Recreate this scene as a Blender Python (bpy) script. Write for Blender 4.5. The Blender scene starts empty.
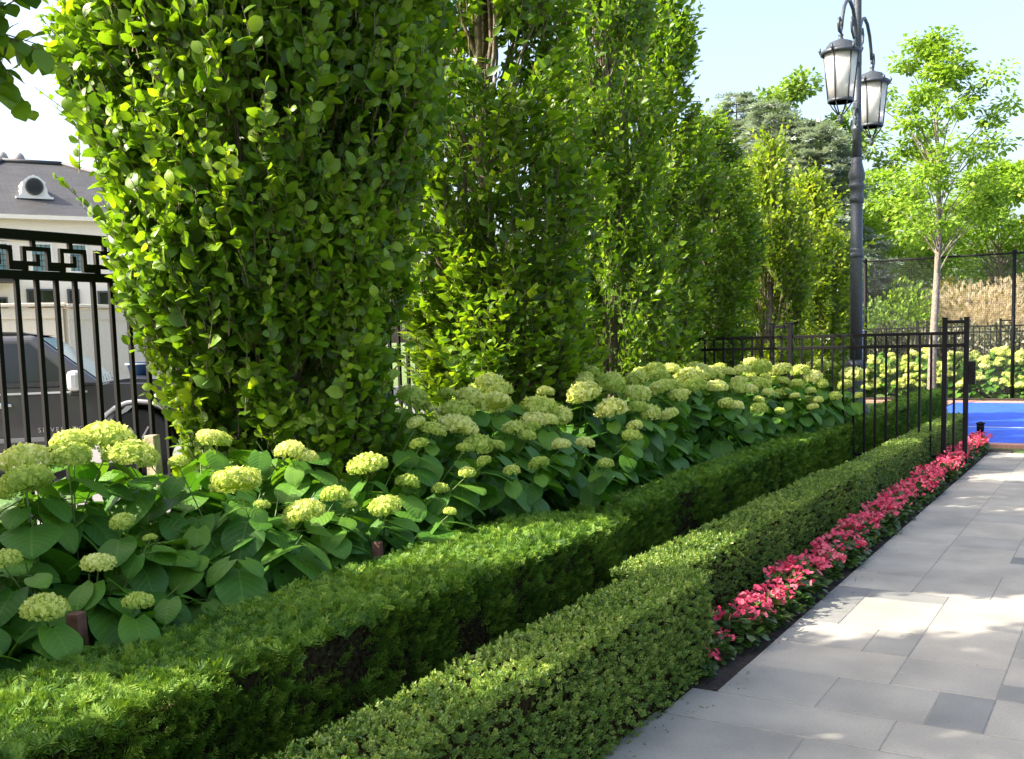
import bpy, bmesh, math, random
import numpy as np
from mathutils import Vector, Matrix
R = math.radians
rng = np.random.default_rng(7)
random.seed(7)
sc = bpy.context.scene
col = sc.collection

# ------------------------------------------------------------------ camera
F = 1024.45; YAW, PITCH, ROLL = R(31.156), R(5.561), R(-1.563); CX, CY = 520.48, 436.74; EYE = 1.55
_f = np.array([-math.sin(YAW) * math.cos(PITCH), math.cos(YAW) * math.cos(PITCH), -math.sin(PITCH)])
_r = np.array([math.cos(YAW), math.sin(YAW), 0.0]); _u = np.cross(_r, _f)
_r, _u = _r * math.cos(ROLL) + _u * math.sin(ROLL), -_r * math.sin(ROLL) + _u * math.cos(ROLL)
cd = bpy.data.cameras.new('camera'); cam = bpy.data.objects.new('camera', cd); col.objects.link(cam)
cd.sensor_width = 36; cd.lens = F / 1024 * 36; cd.shift_x = (512 - CX) / 1024; cd.shift_y = (CY - 379.5) / 1024
cd.clip_start = 0.05; cd.clip_end = 2000
M = Matrix.Identity(4)
for i in range(3):
    M[i][0], M[i][1], M[i][2] = _r[i], _u[i], -_f[i]
M[2][3] = EYE
cam.matrix_world = M
sc.camera = cam

# ------------------------------------------------------------------ light
SUN_AZ, SUN_EL = R(-132), R(42)          # azimuth clockwise from +Y
w = bpy.data.worlds.new('World'); sc.world = w; w.use_nodes = True
nt = w.node_tree
sky = nt.nodes.new('ShaderNodeTexSky'); sky.sky_type = 'NISHITA'; sky.sun_disc = False
sky.sun_elevation = SUN_EL; sky.sun_rotation = SUN_AZ
sky.air_density = 1.0; sky.dust_density = 5.5; sky.ozone_density = 0.3
bg = nt.nodes['Background']; bg.inputs['Strength'].default_value = 0.15
tint = nt.nodes.new('ShaderNodeMix'); tint.data_type = 'RGBA'; tint.blend_type = 'MULTIPLY'; tint.inputs['Factor'].default_value = 1
tint.inputs['B'].default_value = (1.0, 1.0, 1.0, 1); nt.links.new(sky.outputs[0], tint.inputs['A']); nt.links.new(tint.outputs['Result'], bg.inputs['Color'])
sd = bpy.data.lights.new('sun', 'SUN'); sd.energy = 4.2; sd.angle = R(0.5); sd.color = (1.0, 0.92, 0.80)
so = bpy.data.objects.new('sun', sd); col.objects.link(so)
sdir = Vector((math.sin(SUN_AZ) * math.cos(SUN_EL), math.cos(SUN_AZ) * math.cos(SUN_EL), math.sin(SUN_EL)))
so.rotation_euler = sdir.to_track_quat('Z', 'Y').to_euler(); so.location = (-10, -10, 20)
sc.view_settings.view_transform = 'Standard'; sc.view_settings.look = 'None'
sc.view_settings.exposure = 1.68; sc.view_settings.gamma = 1.0
cy = sc.cycles
cy.max_bounces = 6; cy.diffuse_bounces = 4; cy.glossy_bounces = 2; cy.transmission_bounces = 4; cy.transparent_max_bounces = 8
cy.caustics_reflective = False; cy.caustics_refractive = False
cy.use_denoising = True

# ------------------------------------------------------------------ measuring helpers
def ray(x, y): return _f + (x - CX) / F * _r - (y - CY) / F * _u
def at_x(x, y, X):
    d = ray(x, y); return np.array([0, 0, EYE]) + d * (X / d[0])
def at_y(x, y, Y):
    d = ray(x, y); return np.array([0, 0, EYE]) + d * (Y / d[1])
def unit(a): return a / np.maximum(np.linalg.norm(a, axis=-1, keepdims=True), 1e-9)

# ------------------------------------------------------------------ materials
def new_mat(name):
    m = bpy.data.materials.new(name); m.use_nodes = True
    return m, m.node_tree, m.node_tree.nodes['Principled BSDF']
def plain(name, c, rough=0.5, metal=0.0, bump=0.0, scale=20, var=0.0, spec=0.5):
    m, t, b = new_mat(name)
    b.inputs['Base Color'].default_value = (*c, 1); b.inputs['Roughness'].default_value = rough
    b.inputs['Metallic'].default_value = metal; b.inputs['Specular IOR Level'].default_value = spec
    if bump or var:
        tc = t.nodes.new('ShaderNodeTexCoord'); n = t.nodes.new('ShaderNodeTexNoise')
        n.inputs['Scale'].default_value = scale; n.inputs['Detail'].default_value = 6
        t.links.new(tc.outputs['Object'], n.inputs['Vector'])
        if bump:
            bp = t.nodes.new('ShaderNodeBump'); bp.inputs['Strength'].default_value = bump; bp.inputs['Distance'].default_value = 0.02
            t.links.new(n.outputs['Fac'], bp.inputs['Height']); t.links.new(bp.outputs[0], b.inputs['Normal'])
        if var:
            r = t.nodes.new('ShaderNodeValToRGB')
            r.color_ramp.elements[0].position = 0.3; r.color_ramp.elements[1].position = 0.7
            r.color_ramp.elements[0].color = (*[x * (1 - var) for x in c], 1)
            r.color_ramp.elements[1].color = (*[min(1, x * (1 + var)) for x in c], 1)
            t.links.new(n.outputs['Fac'], r.inputs['Fac']); t.links.new(r.outputs[0], b.inputs['Base Color'])
    return m
def leaf_mat(name, cols, transl=0.35, tcol=(1.25, 1.3, 0.6), rough=0.45, spec=0.4, clump=0.0, cscale=2.0, veins=False, obj_rand=0.0):
    """leaf with per-leaf colour (rnd attribute), optional clump variation, and light shining through"""
    m, t, b = new_mat(name); L = t.links
    a = t.nodes.new('ShaderNodeAttribute'); a.attribute_name = 'rnd'
    fac = a.outputs['Fac']
    if clump:
        tc = t.nodes.new('ShaderNodeTexCoord'); n = t.nodes.new('ShaderNodeTexNoise')
        n.inputs['Scale'].default_value = cscale; n.inputs['Detail'].default_value = 3
        L.new(tc.outputs['Object'], n.inputs['Vector'])
        mm = t.nodes.new('ShaderNodeMath'); mm.operation = 'MULTIPLY_ADD'
        s = t.nodes.new('ShaderNodeMath'); s.operation = 'SUBTRACT'; s.inputs[1].default_value = 0.5
        L.new(n.outputs['Fac'], s.inputs[0])
        L.new(s.outputs[0], mm.inputs[0]); mm.inputs[1].default_value = clump * 2; L.new(fac, mm.inputs[2]); fac = mm.outputs[0]
    if obj_rand:
        oi = t.nodes.new('ShaderNodeObjectInfo')
        mm = t.nodes.new('ShaderNodeMath'); mm.operation = 'MULTIPLY_ADD'
        s = t.nodes.new('ShaderNodeMath'); s.operation = 'SUBTRACT'; s.inputs[1].default_value = 0.5
        L.new(oi.outputs['Random'], s.inputs[0]); L.new(s.outputs[0], mm.inputs[0]); mm.inputs[1].default_value = obj_rand; L.new(fac, mm.inputs[2]); fac = mm.outputs[0]
    ramp = t.nodes.new('ShaderNodeValToRGB'); e = ramp.color_ramp.elements
    e[0].position = 0.0; e[0].color = (*cols[0], 1); e[1].position = 1.0; e[1].color = (*cols[-1], 1)
    for i, c in enumerate(cols[1:-1], 1):
        q = e.new(i / (len(cols) - 1)); q.color = (*c, 1)
    L.new(fac, ramp.inputs['Fac']); out = ramp.outputs[0]
    if veins:
        uv = t.nodes.new('ShaderNodeUVMap'); sx = t.nodes.new('ShaderNodeSeparateXYZ'); L.new(uv.outputs[0], sx.inputs[0])
        def math_(op, x, y=None):
            q = t.nodes.new('ShaderNodeMath'); q.operation = op
            for i, z in enumerate((x, y)):
                if z is None: continue
                if isinstance(z, (int, float)): q.inputs[i].default_value = z
                else: L.new(z, q.inputs[i])
            return q.outputs[0]
        ax = math_('ABSOLUTE', sx.outputs[0])
        v = math_('SUBTRACT', sx.outputs[1], math_('MULTIPLY', ax, 0.75))
        ws = math_('ABSOLUTE', math_('SINE', math_('MULTIPLY', v, 22.0)))
        side = math_('LESS_THAN', ws, 0.14); mid = math_('LESS_THAN', ax, 0.018)
        vf = math_('MULTIPLY', math_('MAXIMUM', side, mid), 0.2)
        mx = t.nodes.new('ShaderNodeMix'); mx.data_type = 'RGBA'
        L.new(vf, mx.inputs['Factor']); L.new(out, mx.inputs['A']); mx.inputs['B'].default_value = (*[min(1, x * 1.6 + 0.02) for x in cols[-1]], 1)
        out = mx.outputs['Result']
        bp = t.nodes.new('ShaderNodeBump'); bp.inputs['Strength'].default_value = 0.25; bp.inputs['Distance'].default_value = 0.004
        L.new(ws, bp.inputs['Height']); L.new(bp.outputs[0], b.inputs['Normal'])
    L.new(out, b.inputs['Base Color'])
    b.inputs['Roughness'].default_value = rough; b.inputs['Specular IOR Level'].default_value = spec
    tr = t.nodes.new('ShaderNodeBsdfTranslucent')
    mt = t.nodes.new('ShaderNodeMix'); mt.data_type = 'RGBA'; mt.blend_type = 'MULTIPLY'; mt.inputs['Factor'].default_value = 1
    L.new(out, mt.inputs['A']); mt.inputs['B'].default_value = (*tcol, 1); L.new(mt.outputs['Result'], tr.inputs['Color'])
    ms = t.nodes.new('ShaderNodeMixShader'); ms.inputs[0].default_value = transl
    L.new(b.outputs[0], ms.inputs[1]); L.new(tr.outputs[0], ms.inputs[2])
    L.new(ms.outputs[0], t.nodes['Material Output'].inputs['Surface'])
    return m

MAT = {}
MAT['hornbeam'] = leaf_mat('hornbeam_leaf', [(.05, .13, .012), (.17, .31, .018), (.34, .48, .03)], 0.5, (1.3, 1.25, .4), .38, .5, .25, 1.5)
MAT['hornbeam_gold'] = leaf_mat('hornbeam_leaf_yellow_green', [(.09, .17, .015), (.22, .34, .022), (.42, .50, .04)], 0.5, (1.3, 1.25, .4), .42, .4, .25, 1.5)
MAT['yew'] = leaf_mat('yew_needle', [(.022, .064, .009), (.095, .205, .020), (.25, .37, .040)], 0.25, (1.2, 1.2, .5), .55, .25, .30, 2.5)
MAT['box'] = leaf_mat('box_leaf', [(.05, .115, .018), (.16, .265, .038), (.36, .45, .10)], 0.32, (1.2, 1.2, .5), .36, .55, .28, 2.5)
MAT['hyd_leaf'] = leaf_mat('hydrangea_leaf', [(.032, .115, .014), (.075, .20, .020), (.17, .32, .03)], 0.34, (1.3, 1.35, .5), .5, .35, .2, 3, veins=True)
MAT['hyd_flower'] = leaf_mat('hydrangea_floret', [(.36, .50, .08), (.64, .70, .17), (.86, .86, .38)], 0.35, (1.05, 1.05, .75), .6, .2, obj_rand=0.7)
MAT['stem'] = plain('green_stem', (.10, .16, .03), .5)
MAT['wood_twig'] = plain('twig_bark', (.16, .125, .085), .8, bump=.4, scale=60, var=.35)
MAT['bark'] = plain('grey_bark', (.20, .17, .13), .85, bump=.6, scale=25, var=.4)
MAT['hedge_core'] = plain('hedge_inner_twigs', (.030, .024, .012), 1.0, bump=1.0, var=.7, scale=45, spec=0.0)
MAT['beg_leaf'] = leaf_mat('begonia_leaf', [(.03, .07, .015), (.06, .13, .025), (.13, .14, .04)], 0.25, (1.2, 1.2, .6), .35, .5, .2, 6)
MAT['beg_petal'] = leaf_mat('begonia_petal', [(.54, .025, .09), (.72, .075, .16), (.83, .24, .29)], 0.3, (1.05, .9, .9), .5, .3, obj_rand=0.5)
MAT['black_metal'] = plain('black_powder_coat', (.004, .004, .0045), .6, .0, bump=.05, scale=200, spec=.2)
MAT['lamp_metal'] = plain('dark_grey_cast_iron', (.055, .065, .08), .45, .3, bump=.15, scale=40, var=.2)
MAT['mulch'] = plain('dark_mulch', (.035, .024, .016), .95, bump=1.0, scale=45, var=.6)
MAT['lawn_ground'] = plain('short_turf', (.09, .14, .03), .9, bump=.8, scale=60, var=.45)
MAT['asphalt'] = plain('driveway_asphalt', (.16, .155, .15), .9, bump=.4, scale=60, var=.2)
MAT['court'] = plain('blue_court_paint', (.014, .075, .56), .6, bump=.08, scale=3, var=.22)
MAT['court_line'] = plain('white_line_paint', (.72, .76, .8), .6)
MAT['edging'] = plain('pink_brick_edging', (.42, .22, .17), .85, bump=.4, scale=50, var=.25)
MAT['grout'] = plain('grout', (.23, .22, .195), .95, var=.2)
MAT['stake_pale'] = plain('pale_timber', (.46, .38, .24), .8, bump=.4, scale=30, var=.25)
MAT['stake_brown'] = plain('brown_timber', (.14, .065, .04), .8, bump=.4, scale=30, var=.3)

def tag(o, label=None, cat=None, group=None, kind=None):
    if label: o['label'] = label
    if cat: o['category'] = cat
    if group: o['group'] = group
    if kind: o['kind'] = kind
    return o
def empty(name, loc=(0, 0, 0), rz=0.0):
    o = bpy.data.objects.new(name, None); col.objects.link(o); o.location = loc; o.rotation_euler = (0, 0, rz); o.empty_display_size = .1
    return o
def link(name, me, mats, parent=None, loc=None):
    o = bpy.data.objects.new(name, me); col.objects.link(o)
    if mats is not None and len(me.materials) == 0:
        for m in (mats if isinstance(mats, (list, tuple)) else [mats]): me.materials.append(m)
    if parent: o.parent = parent
    if loc is not None: o.location = loc
    return o
def copy_tree(o, parent=None):
    c = o.copy(); col.objects.link(c); c.parent = parent
    for ch in list(o.children): copy_tree(ch, c)
    return c

# ------------------------------------------------------------------ solid mesh builder
class MB:
    def __init__(s): s.bm = bmesh.new(); s.mi = 0
    def _fin(s, faces, smooth=False):
        for f in faces: f.material_index = s.mi; f.smooth = smooth
    def box(s, c, d, rot=None, bev=0.0):
        g = bmesh.ops.create_cube(s.bm, size=1.0); vs = g['verts']
        mt = Matrix.Translation(c) @ (rot.to_4x4() if rot is not None else Matrix.Identity(4)) @ Matrix.Diagonal((*d, 1))
        bmesh.ops.transform(s.bm, matrix=mt, verts=vs)
        fs = list({f for v in vs for f in v.link_faces})
        if bev:
            es = list({e for v in vs for e in v.link_edges})
            r = bmesh.ops.bevel(s.bm, geom=es, offset=bev, segments=2, affect='EDGES', profile=.5)
            fs = list(set(r['faces']) | {f for f in fs if f.is_valid})
        s._fin(fs)
    def bar(s, a, b, t, t2=None, up=(0, 0, 1), bev=0.0):
        a = Vector(a); b = Vector(b); d = b - a; z = d.normalized(); upv = Vector(up)
        if abs(z.dot(upv)) > .95: upv = Vector((0, 1, 0))
        x = upv.cross(z).normalized(); y = z.cross(x)
        s.box((a + b) / 2, (t, t2 or t, d.length), Matrix((x, y, z)).transposed(), bev)
    def tube(s, pts, rad, n=8, caps=True):
        pts = [Vector(p) for p in pts]
        rad = rad if isinstance(rad, (list, tuple)) else [rad] * len(pts)
        rings = []; pu = None
        for i, p in enumerate(pts):
            d = (pts[min(i + 1, len(pts) - 1)] - pts[max(i - 1, 0)]).normalized()
            if pu is None:
                pu = d.orthogonal().normalized()
            pu = (pu - d * pu.dot(d)).normalized(); pv = d.cross(pu)
            rings.append([s.bm.verts.new(p + (pu * math.cos(2 * math.pi * k / n) + pv * math.sin(2 * math.pi * k / n)) * rad[i]) for k in range(n)])
        fs = []
        for a, b in zip(rings, rings[1:]):
            for k in range(n): fs.append(s.bm.faces.new((a[k], a[(k + 1) % n], b[(k + 1) % n], b[k])))
        if caps:
            fs.append(s.bm.faces.new(rings[0][::-1])); fs.append(s.bm.faces.new(rings[-1]))
        s._fin(fs, True)
    def lathe(s, prof, n=20, c=(0, 0, 0), axis=None, smooth=True):
        c = Vector(c); rings = []
        ax = axis or Matrix.Identity(3)
        for r_, z in prof:
            rings.append([s.bm.verts.new(c + ax @ Vector((r_ * math.cos(2 * math.pi * k / n), r_ * math.sin(2 * math.pi * k / n), z))) for k in range(n)])
        fs = []
        for a, b in zip(rings, rings[1:]):
            for k in range(n): fs.append(s.bm.faces.new((a[k], a[(k + 1) % n], b[(k + 1) % n], b[k])))
        s._fin(fs, smooth)
        if prof[0][0] > 1e-4: s._fin([s.bm.faces.new(rings[0][::-1])])
        if prof[-1][0] > 1e-4: s._fin([s.bm.faces.new(rings[-1])])
    def prism(s, poly, y0, y1, bev=0.0):
        """polygon in x,z extruded from y0 to y1"""
        a = [s.bm.verts.new((x, y0, z)) for x, z in poly]; b = [s.bm.verts.new((x, y1, z)) for x, z in poly]
        fs = [s.bm.faces.new(a), s.bm.faces.new(b[::-1])]
        n = len(poly)
        for i in range(n): fs.append(s.bm.faces.new((a[(i + 1) % n], a[i], b[i], b[(i + 1) % n])))
        if bev:
            es = list({e for f in fs for e in f.edges})
            r = bmesh.ops.bevel(s.bm, geom=es, offset=bev, segments=2, affect='EDGES', profile=.5)
            fs = list(set(r['faces']) | {f for f in fs if f.is_valid})
        s._fin(fs)
    def quad(s, *p):
        s._fin([s.bm.faces.new([s.bm.verts.new(q) for q in p])])
    def mesh(s, name):
        me = bpy.data.meshes.new(name); bmesh.ops.recalc_face_normals(s.bm, faces=s.bm.faces[:]); s.bm.to_mesh(me); s.bm.free(); return me
    def build(s, name, mats, parent=None, loc=None):
        return link(name, s.mesh(name), mats, parent, loc)

# ------------------------------------------------------------------ leaf clouds (many small faces in one mesh)
class Tpl:
    def __init__(s, v, f, uv=None):
        s.v = np.array(v, float); s.loops = np.concatenate([np.array(x) for x in f]); s.tot = np.array([len(x) for x in f]); s.uv = None if uv is None else np.array(uv, float)
class Cloud:
    def __init__(s): s.V = []; s.Lp = []; s.T = []; s.rn = []; s.uv = []; s.n = 0; s.mi = []; s.sm = []
    def add(s, t, pos, x, y, z, sc_, rnd, mi=0, smooth=True):
        n = len(pos)
        if n == 0: return
        sc_ = np.broadcast_to(np.asarray(sc_, float), (n,))
        k = len(t.v); tv = t.v
        V = pos[:, None, :] + sc_[:, None, None] * (tv[None, :, 0, None] * x[:, None, :] + tv[None, :, 1, None] * y[:, None, :] + tv[None, :, 2, None] * z[:, None, :])
        s.V.append(V.reshape(-1, 3)); s.Lp.append((t.loops[None, :] + (np.arange(n) * k)[:, None] + s.n).ravel())
        s.T.append(np.tile(t.tot, n)); rnd = np.broadcast_to(np.asarray(rnd, float), (n,)); s.rn.append(np.repeat(rnd, k))
        s.uv.append(np.tile((t.uv if t.uv is not None else np.zeros((k, 2)))[t.loops], (n, 1)))
        s.mi.append(np.full(n * len(t.tot), mi)); s.sm.append(np.full(n * len(t.tot), smooth)); s.n += n * k
    def raw(s, V, faces, rnd=0.5, mi=0, smooth=True):
        t = Tpl(V, faces); s.add(t, np.zeros((1, 3)), np.array([[1., 0, 0]]), np.array([[0, 1., 0]]), np.array([[0, 0, 1.]]), 1.0, rnd, mi, smooth)
    def mesh(s, name):
        V = np.concatenate(s.V); L = np.concatenate(s.Lp); T = np.concatenate(s.T)
        me = bpy.data.meshes.new(name)
        me.vertices.add(len(V)); me.vertices.foreach_set('co', V.astype(np.float32).ravel())
        me.loops.add(len(L)); me.loops.foreach_set('vertex_index', L.astype(np.int32))
        me.polygons.add(len(T)); st = np.concatenate([[0], np.cumsum(T)[:-1]])
        me.polygons.foreach_set('loop_start', st.astype(np.int32))
        me.polygons.foreach_set('material_index', np.concatenate(s.mi).astype(np.int32))
        me.polygons.foreach_set('use_smooth', np.concatenate(s.sm).astype(bool))
        a = me.attributes.new('rnd', 'FLOAT', 'POINT'); a.data.foreach_set('value', np.concatenate(s.rn).astype(np.float32))
        u = me.uv_layers.new(name='UVMap'); u.data.foreach_set('uv', np.concatenate(s.uv).astype(np.float32).ravel())
        me.update(calc_edges=True); me.validate()
        return me
    def build(s, name, mats, parent=None, loc=None): return link(name, s.mesh(name), mats, parent, loc)
def frames(tip, nrm):
    y = unit(tip); z = unit(nrm - y * np.sum(nrm * y, axis=1, keepdims=True)); x = np.cross(y, z); return x, y, z
def rvec(n): return unit(rng.normal(size=(n, 3)))
def tubes_into(cl, P, rad, k=3, mi=0):
    """P: (n, m, 3) polylines, rad (m,) -> thin tubes added to a cloud"""
    n, m, _ = P.shape
    d = unit(np.gradient(P, axis=1)); ref = np.where(np.abs(d[..., 2:3]) > .9, np.array([1., 0, 0]), np.array([0, 0, 1.]))
    a = unit(np.cross(d, ref)); b = np.cross(d, a)
    ang = 2 * np.pi * np.arange(k) / k
    rad = np.broadcast_to(np.asarray(rad, float), (n, m))
    V = P[:, :, None, :] + rad[:, :, None, None] * (np.cos(ang)[None, None, :, None] * a[:, :, None, :] + np.sin(ang)[None, None, :, None] * b[:, :, None, :])
    base = np.arange(n)[:, None, None] * (m * k) + np.arange(m - 1)[None, :, None] * k
    j = np.arange(k)[None, None, :]; j2 = (j + 1) % k
    q = np.stack([base + j, base + j2, base + k + j2, base + k + j], -1).reshape(-1, 4)
    cl.V.append(V.reshape(-1, 3)); cl.Lp.append((q + cl.n).ravel()); cl.T.append(np.full(len(q), 4)); cl.rn.append(np.full(n * m * k, .5))
    cl.uv.append(np.zeros((len(q) * 4, 2))); cl.mi.append(np.full(len(q), mi)); cl.sm.append(np.full(len(q), True)); cl.n += n * m * k

# leaf shapes: y from base to tip, z is the upper side
def leaf_tpl(rows, width, fold=.18, droop=.18, heart=0.0, cols=1, quilt=0.0):
    v = []; uv = []; f = []
    ts = np.linspace(0, 1, rows + 1); nc = 2 * cols + 1
    for t in ts:
        wd = width(t)
        for c in range(-cols, cols + 1):
            q = c / cols; x = wd * q
            back = -heart * (1 - t) ** 3 * abs(q) * (1 if t < .5 else 0)
            z = fold * abs(x) - droop * t * t - .25 * droop * q * q + (quilt * math.sin(t * 19 + abs(q) * 3) * (1 - abs(q)) if quilt else 0)
            v.append((x, t + back, z)); uv.append((x, t))
    for i in range(rows):
        for c in range(nc - 1):
            a = i * nc + c; f.append((a, a + 1, a + nc + 1, a + nc))
    return Tpl(v, f, uv)
OV = leaf_tpl(4, lambda t: (.06 + .33 * math.sin(math.pi * min(1, t * .93 + .04)) ** .75) if t < .99 else .015, .25, .16)
OVB = leaf_tpl(4, lambda t: (.05 + .30 * math.sin(math.pi * min(1, t * .93 + .04)) ** .8) if t < .99 else .015, .42, -.12)
OVC = leaf_tpl(4, lambda t: (.06 + .36 * math.sin(math.pi * min(1, t * .9 + .06)) ** .7) if t < .99 else .015, .10, .38)
OV2B = Tpl([(0, 0, 0), (-.28, .5, .16), (.28, .5, .16), (0, 1, .06), (0, .5, 0)], [(0, 4, 1), (0, 2, 4), (4, 3, 1), (4, 2, 3)])
OV2 = Tpl([(0, 0, 0), (-.32, .45, .05), (.32, .45, .05), (0, 1, -.08), (0, .5, -.05)], [(0, 4, 1), (0, 2, 4), (4, 3, 1), (4, 2, 3)])
RH = Tpl([(0, 0, 0), (-.3, .5, .06), (.3, .5, .06), (0, 1, -.04)], [(0, 2, 3), (0, 3, 1)])
HEART = leaf_tpl(8, lambda t: (.10 + .40 * (math.sin(math.pi * min(1, (t * .86 + .10))) ** .8)) * (1 - .55 * max(0, t - .55)) if t < .99 else .012, .16, .22, .22, 3, .012)

class Noise:
    """cheap smooth 3-D noise"""
    def __init__(s, seed, scale, k=10):
        g = np.random.default_rng(seed); s.w = unit(g.normal(size=(k, 3))) * g.uniform(.6, 1.8, (k, 1)) * scale; s.p = g.uniform(0, 6.28, k)
    def __call__(s, P): return np.mean(np.sin(P @ s.w.T + s.p), axis=1) * 1.6

# ================================================================== THE SETTING
def sheet(name, x0, x1, y0, y1, z, mat, nx=1):
    b = MB(); b.quad((x0, y0, z), (x1, y0, z), (x1, y1, z), (x0, y1, z)); return tag(b.build(name, mat), kind='structure')
sheet('ground', -400, 400, -300, 600, -.03, MAT['lawn_ground'])
sheet('driveway', -22, -5.55, -12, 30, -.02, MAT['asphalt'])
sheet('planting_soil', -5.5, -1.3, -12, 14.0, -.012, MAT['mulch'])

# stone pavement: random-coursed slabs with open joints on a grout bed
def pavement():
    m, t, b = new_mat('bluestone_slab'); L = t.links
    a = t.nodes.new('ShaderNodeAttribute'); a.attribute_name = 'rnd'
    rp = t.nodes.new('ShaderNodeValToRGB'); e = rp.color_ramp.elements
    e[0].color = (.19, .195, .19, 1); e[1].color = (.43, .40, .345, 1); q = e.new(.25); q.color = (.25, .25, .235, 1); q = e.new(.36); q.color = (.31, .30, .27, 1); q = e.new(.7); q.color = (.375, .355, .31, 1)
    L.new(a.outputs['Fac'], rp.inputs['Fac'])
    tc = t.nodes.new('ShaderNodeTexCoord')
    def noise(s, d):
        n = t.nodes.new('ShaderNodeTexNoise'); n.inputs['Scale'].default_value = s; n.inputs['Detail'].default_value = d; L.new(tc.outputs['Object'], n.inputs['Vector']); return n
    def mixm(A, n, lo, hi, p0=.3, p1=.7):
        r = t.nodes.new('ShaderNodeValToRGB'); r.color_ramp.elements[0].color = (*lo, 1); r.color_ramp.elements[1].color = (*hi, 1); r.color_ramp.elements[0].position = p0; r.color_ramp.elements[1].position = p1
        L.new(n.outputs['Fac'], r.inputs['Fac']); x = t.nodes.new('ShaderNodeMix'); x.data_type = 'RGBA'; x.blend_type = 'MULTIPLY'; x.inputs['Factor'].default_value = 1
        L.new(A, x.inputs['A']); L.new(r.outputs[0], x.inputs['B']); return x.outputs['Result']
    n1 = noise(2.2, 8); n2 = noise(90, 4); n3 = noise(7, 3)
    c = mixm(rp.outputs[0], n1, (.72, .72, .71), (1.14, 1.12, 1.09)); c = mixm(c, n2, (.9, .9, .9), (1.06, 1.06, 1.06)); c = mixm(c, n3, (.96, .96, .96), (1.35, 1.33, 1.28), .70, .80)
    L.new(c, b.inputs['Base Color']); b.inputs['Roughness'].default_value = .72; b.inputs['Specular IOR Level'].default_value = .35
    bp = t.nodes.new('ShaderNodeBump'); bp.inputs['Strength'].default_value = .25; bp.inputs['Distance'].default_value = .004; L.new(n2.outputs['Fac'], bp.inputs['Height']); L.new(bp.outputs[0], b.inputs['Normal'])
    cl = Cloud(); g = random.Random(5)
    rects = []
    # border course across the near end (long stones laid along the cross direction)
    x = -1.64
    for ln in (.86, .95, 1.1, .9, 1.05, 1.1): rects.append((x, x + ln, 3.78, 4.11, g.uniform(.5, .8))); x += ln
    x = -1.75
    for ln in (.7, .62, .8, .7, .9, .8, .9): rects.append((x, x + ln, 3.2, 3.776, g.uniform(.45, .8))); x += ln
    y = 3.196
    while y > -3:
        h = g.choice((.4, .6)); x = -1.9
        while x < 4:
            ln = g.choice((.4, .6, .8, .9)); rects.append((x, x + ln, y - h, y, g.uniform(.4, .8))); x += ln
        y -= h
    # random ashlar on a 0.21 m module
    U = .2125; nx, ny = 26, 45; occ = [[0] * ny for _ in range(nx)]
    sizes = [(3, 2), (2, 2), (2, 3), (1, 1), (2, 1), (1, 2), (3, 1), (1, 1)]; wts = [2.6, 2.6, 2.2, 1.0, 1.2, 1.0, 1.0, .5]
    x0, y0 = -1.53, 4.114
    for j in range(ny):
        for i in range(nx):
            if occ[i][j]: continue
            for (a_, b_) in [sizes[q_] for q_ in sorted(range(8), key=lambda q_: -(g.random() ** (1 / wts[q_])))]:
                if i + a_ <= nx and j + b_ <= ny and all(not occ[i + p][j + q] for p in range(a_) for q in range(b_)):
                    for p in range(a_):
                        for q in range(b_): occ[i + p][j + q] = 1
                    area = a_ * b_
                    tone = g.uniform(.0, .28) if (area <= 2 and g.random() < .6) else g.uniform(.36, .95)
                    rects.append((x0 + i * U, x0 + (i + a_) * U, y0 + j * U * .978, y0 + (j + b_) * U * .978, tone)); break
    k = .002
    for (xa, xb, ya, yb, tone) in rects:
        z = .0 + g.uniform(0, .0012); e_ = .003
        V = [(xa + k, ya + k, z - .02), (xb - k, ya + k, z - .02), (xb - k, yb - k, z - .02), (xa + k, yb - k, z - .02),
             (xa + k, ya + k, z - e_), (xb - k, ya + k, z - e_), (xb - k, yb - k, z - e_), (xa + k, yb - k, z - e_),
             (xa + k + e_, ya + k + e_, z), (xb - k - e_, ya + k + e_, z), (xb - k - e_, yb - k - e_, z), (xa + k + e_, yb - k - e_, z)]
        fs = [(8, 9, 10, 11)] + [(o + i, o + (i + 1) % 4, o + 4 + (i + 1) % 4, o + 4 + i) for o in (0, 4) for i in range(4)]
        cl.raw(V, fs, tone, 0, False)
    tag(cl.build('stone_pavement', m), kind='structure')
    b2 = MB(); b2.box((1.25, 5.0, -.012), (5.5, 17.05, .02)); tag(b2.build('grout_bed', MAT['grout']), kind='structure')
pavement()
# court
b = MB(); z = -.008
b.quad((-2.55, 14.55, z), (9, 14.55, z), (9, 18.7, z), (-2.55, 18.7, z)); b.quad((-3.15, 18.7, z), (9, 18.7, z), (9, 22.25, z), (-3.15, 22.25, z))
tag(b.build('sports_court', MAT['court']), kind='structure')
sheet('court_line', -2.3, 8.6, 16.9, 16.955, -.004, MAT['court_line'])
b = MB(); b.box((3.2, 14.40, -.01), (11.8, .24, .05)); b.box((1.9, 22.40, -.01), (14.4, .24, .05)); b.box((-3.24, 20.5, -.012), (.16, 3.5, .05))
tag(b.build('court_edging', MAT['edging']), kind='structure')
b = MB(); b.box((1.9, 22.62, .01), (14, .16, .09)); tag(b.build('soil_edge', MAT['mulch']), kind='structure')

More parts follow.
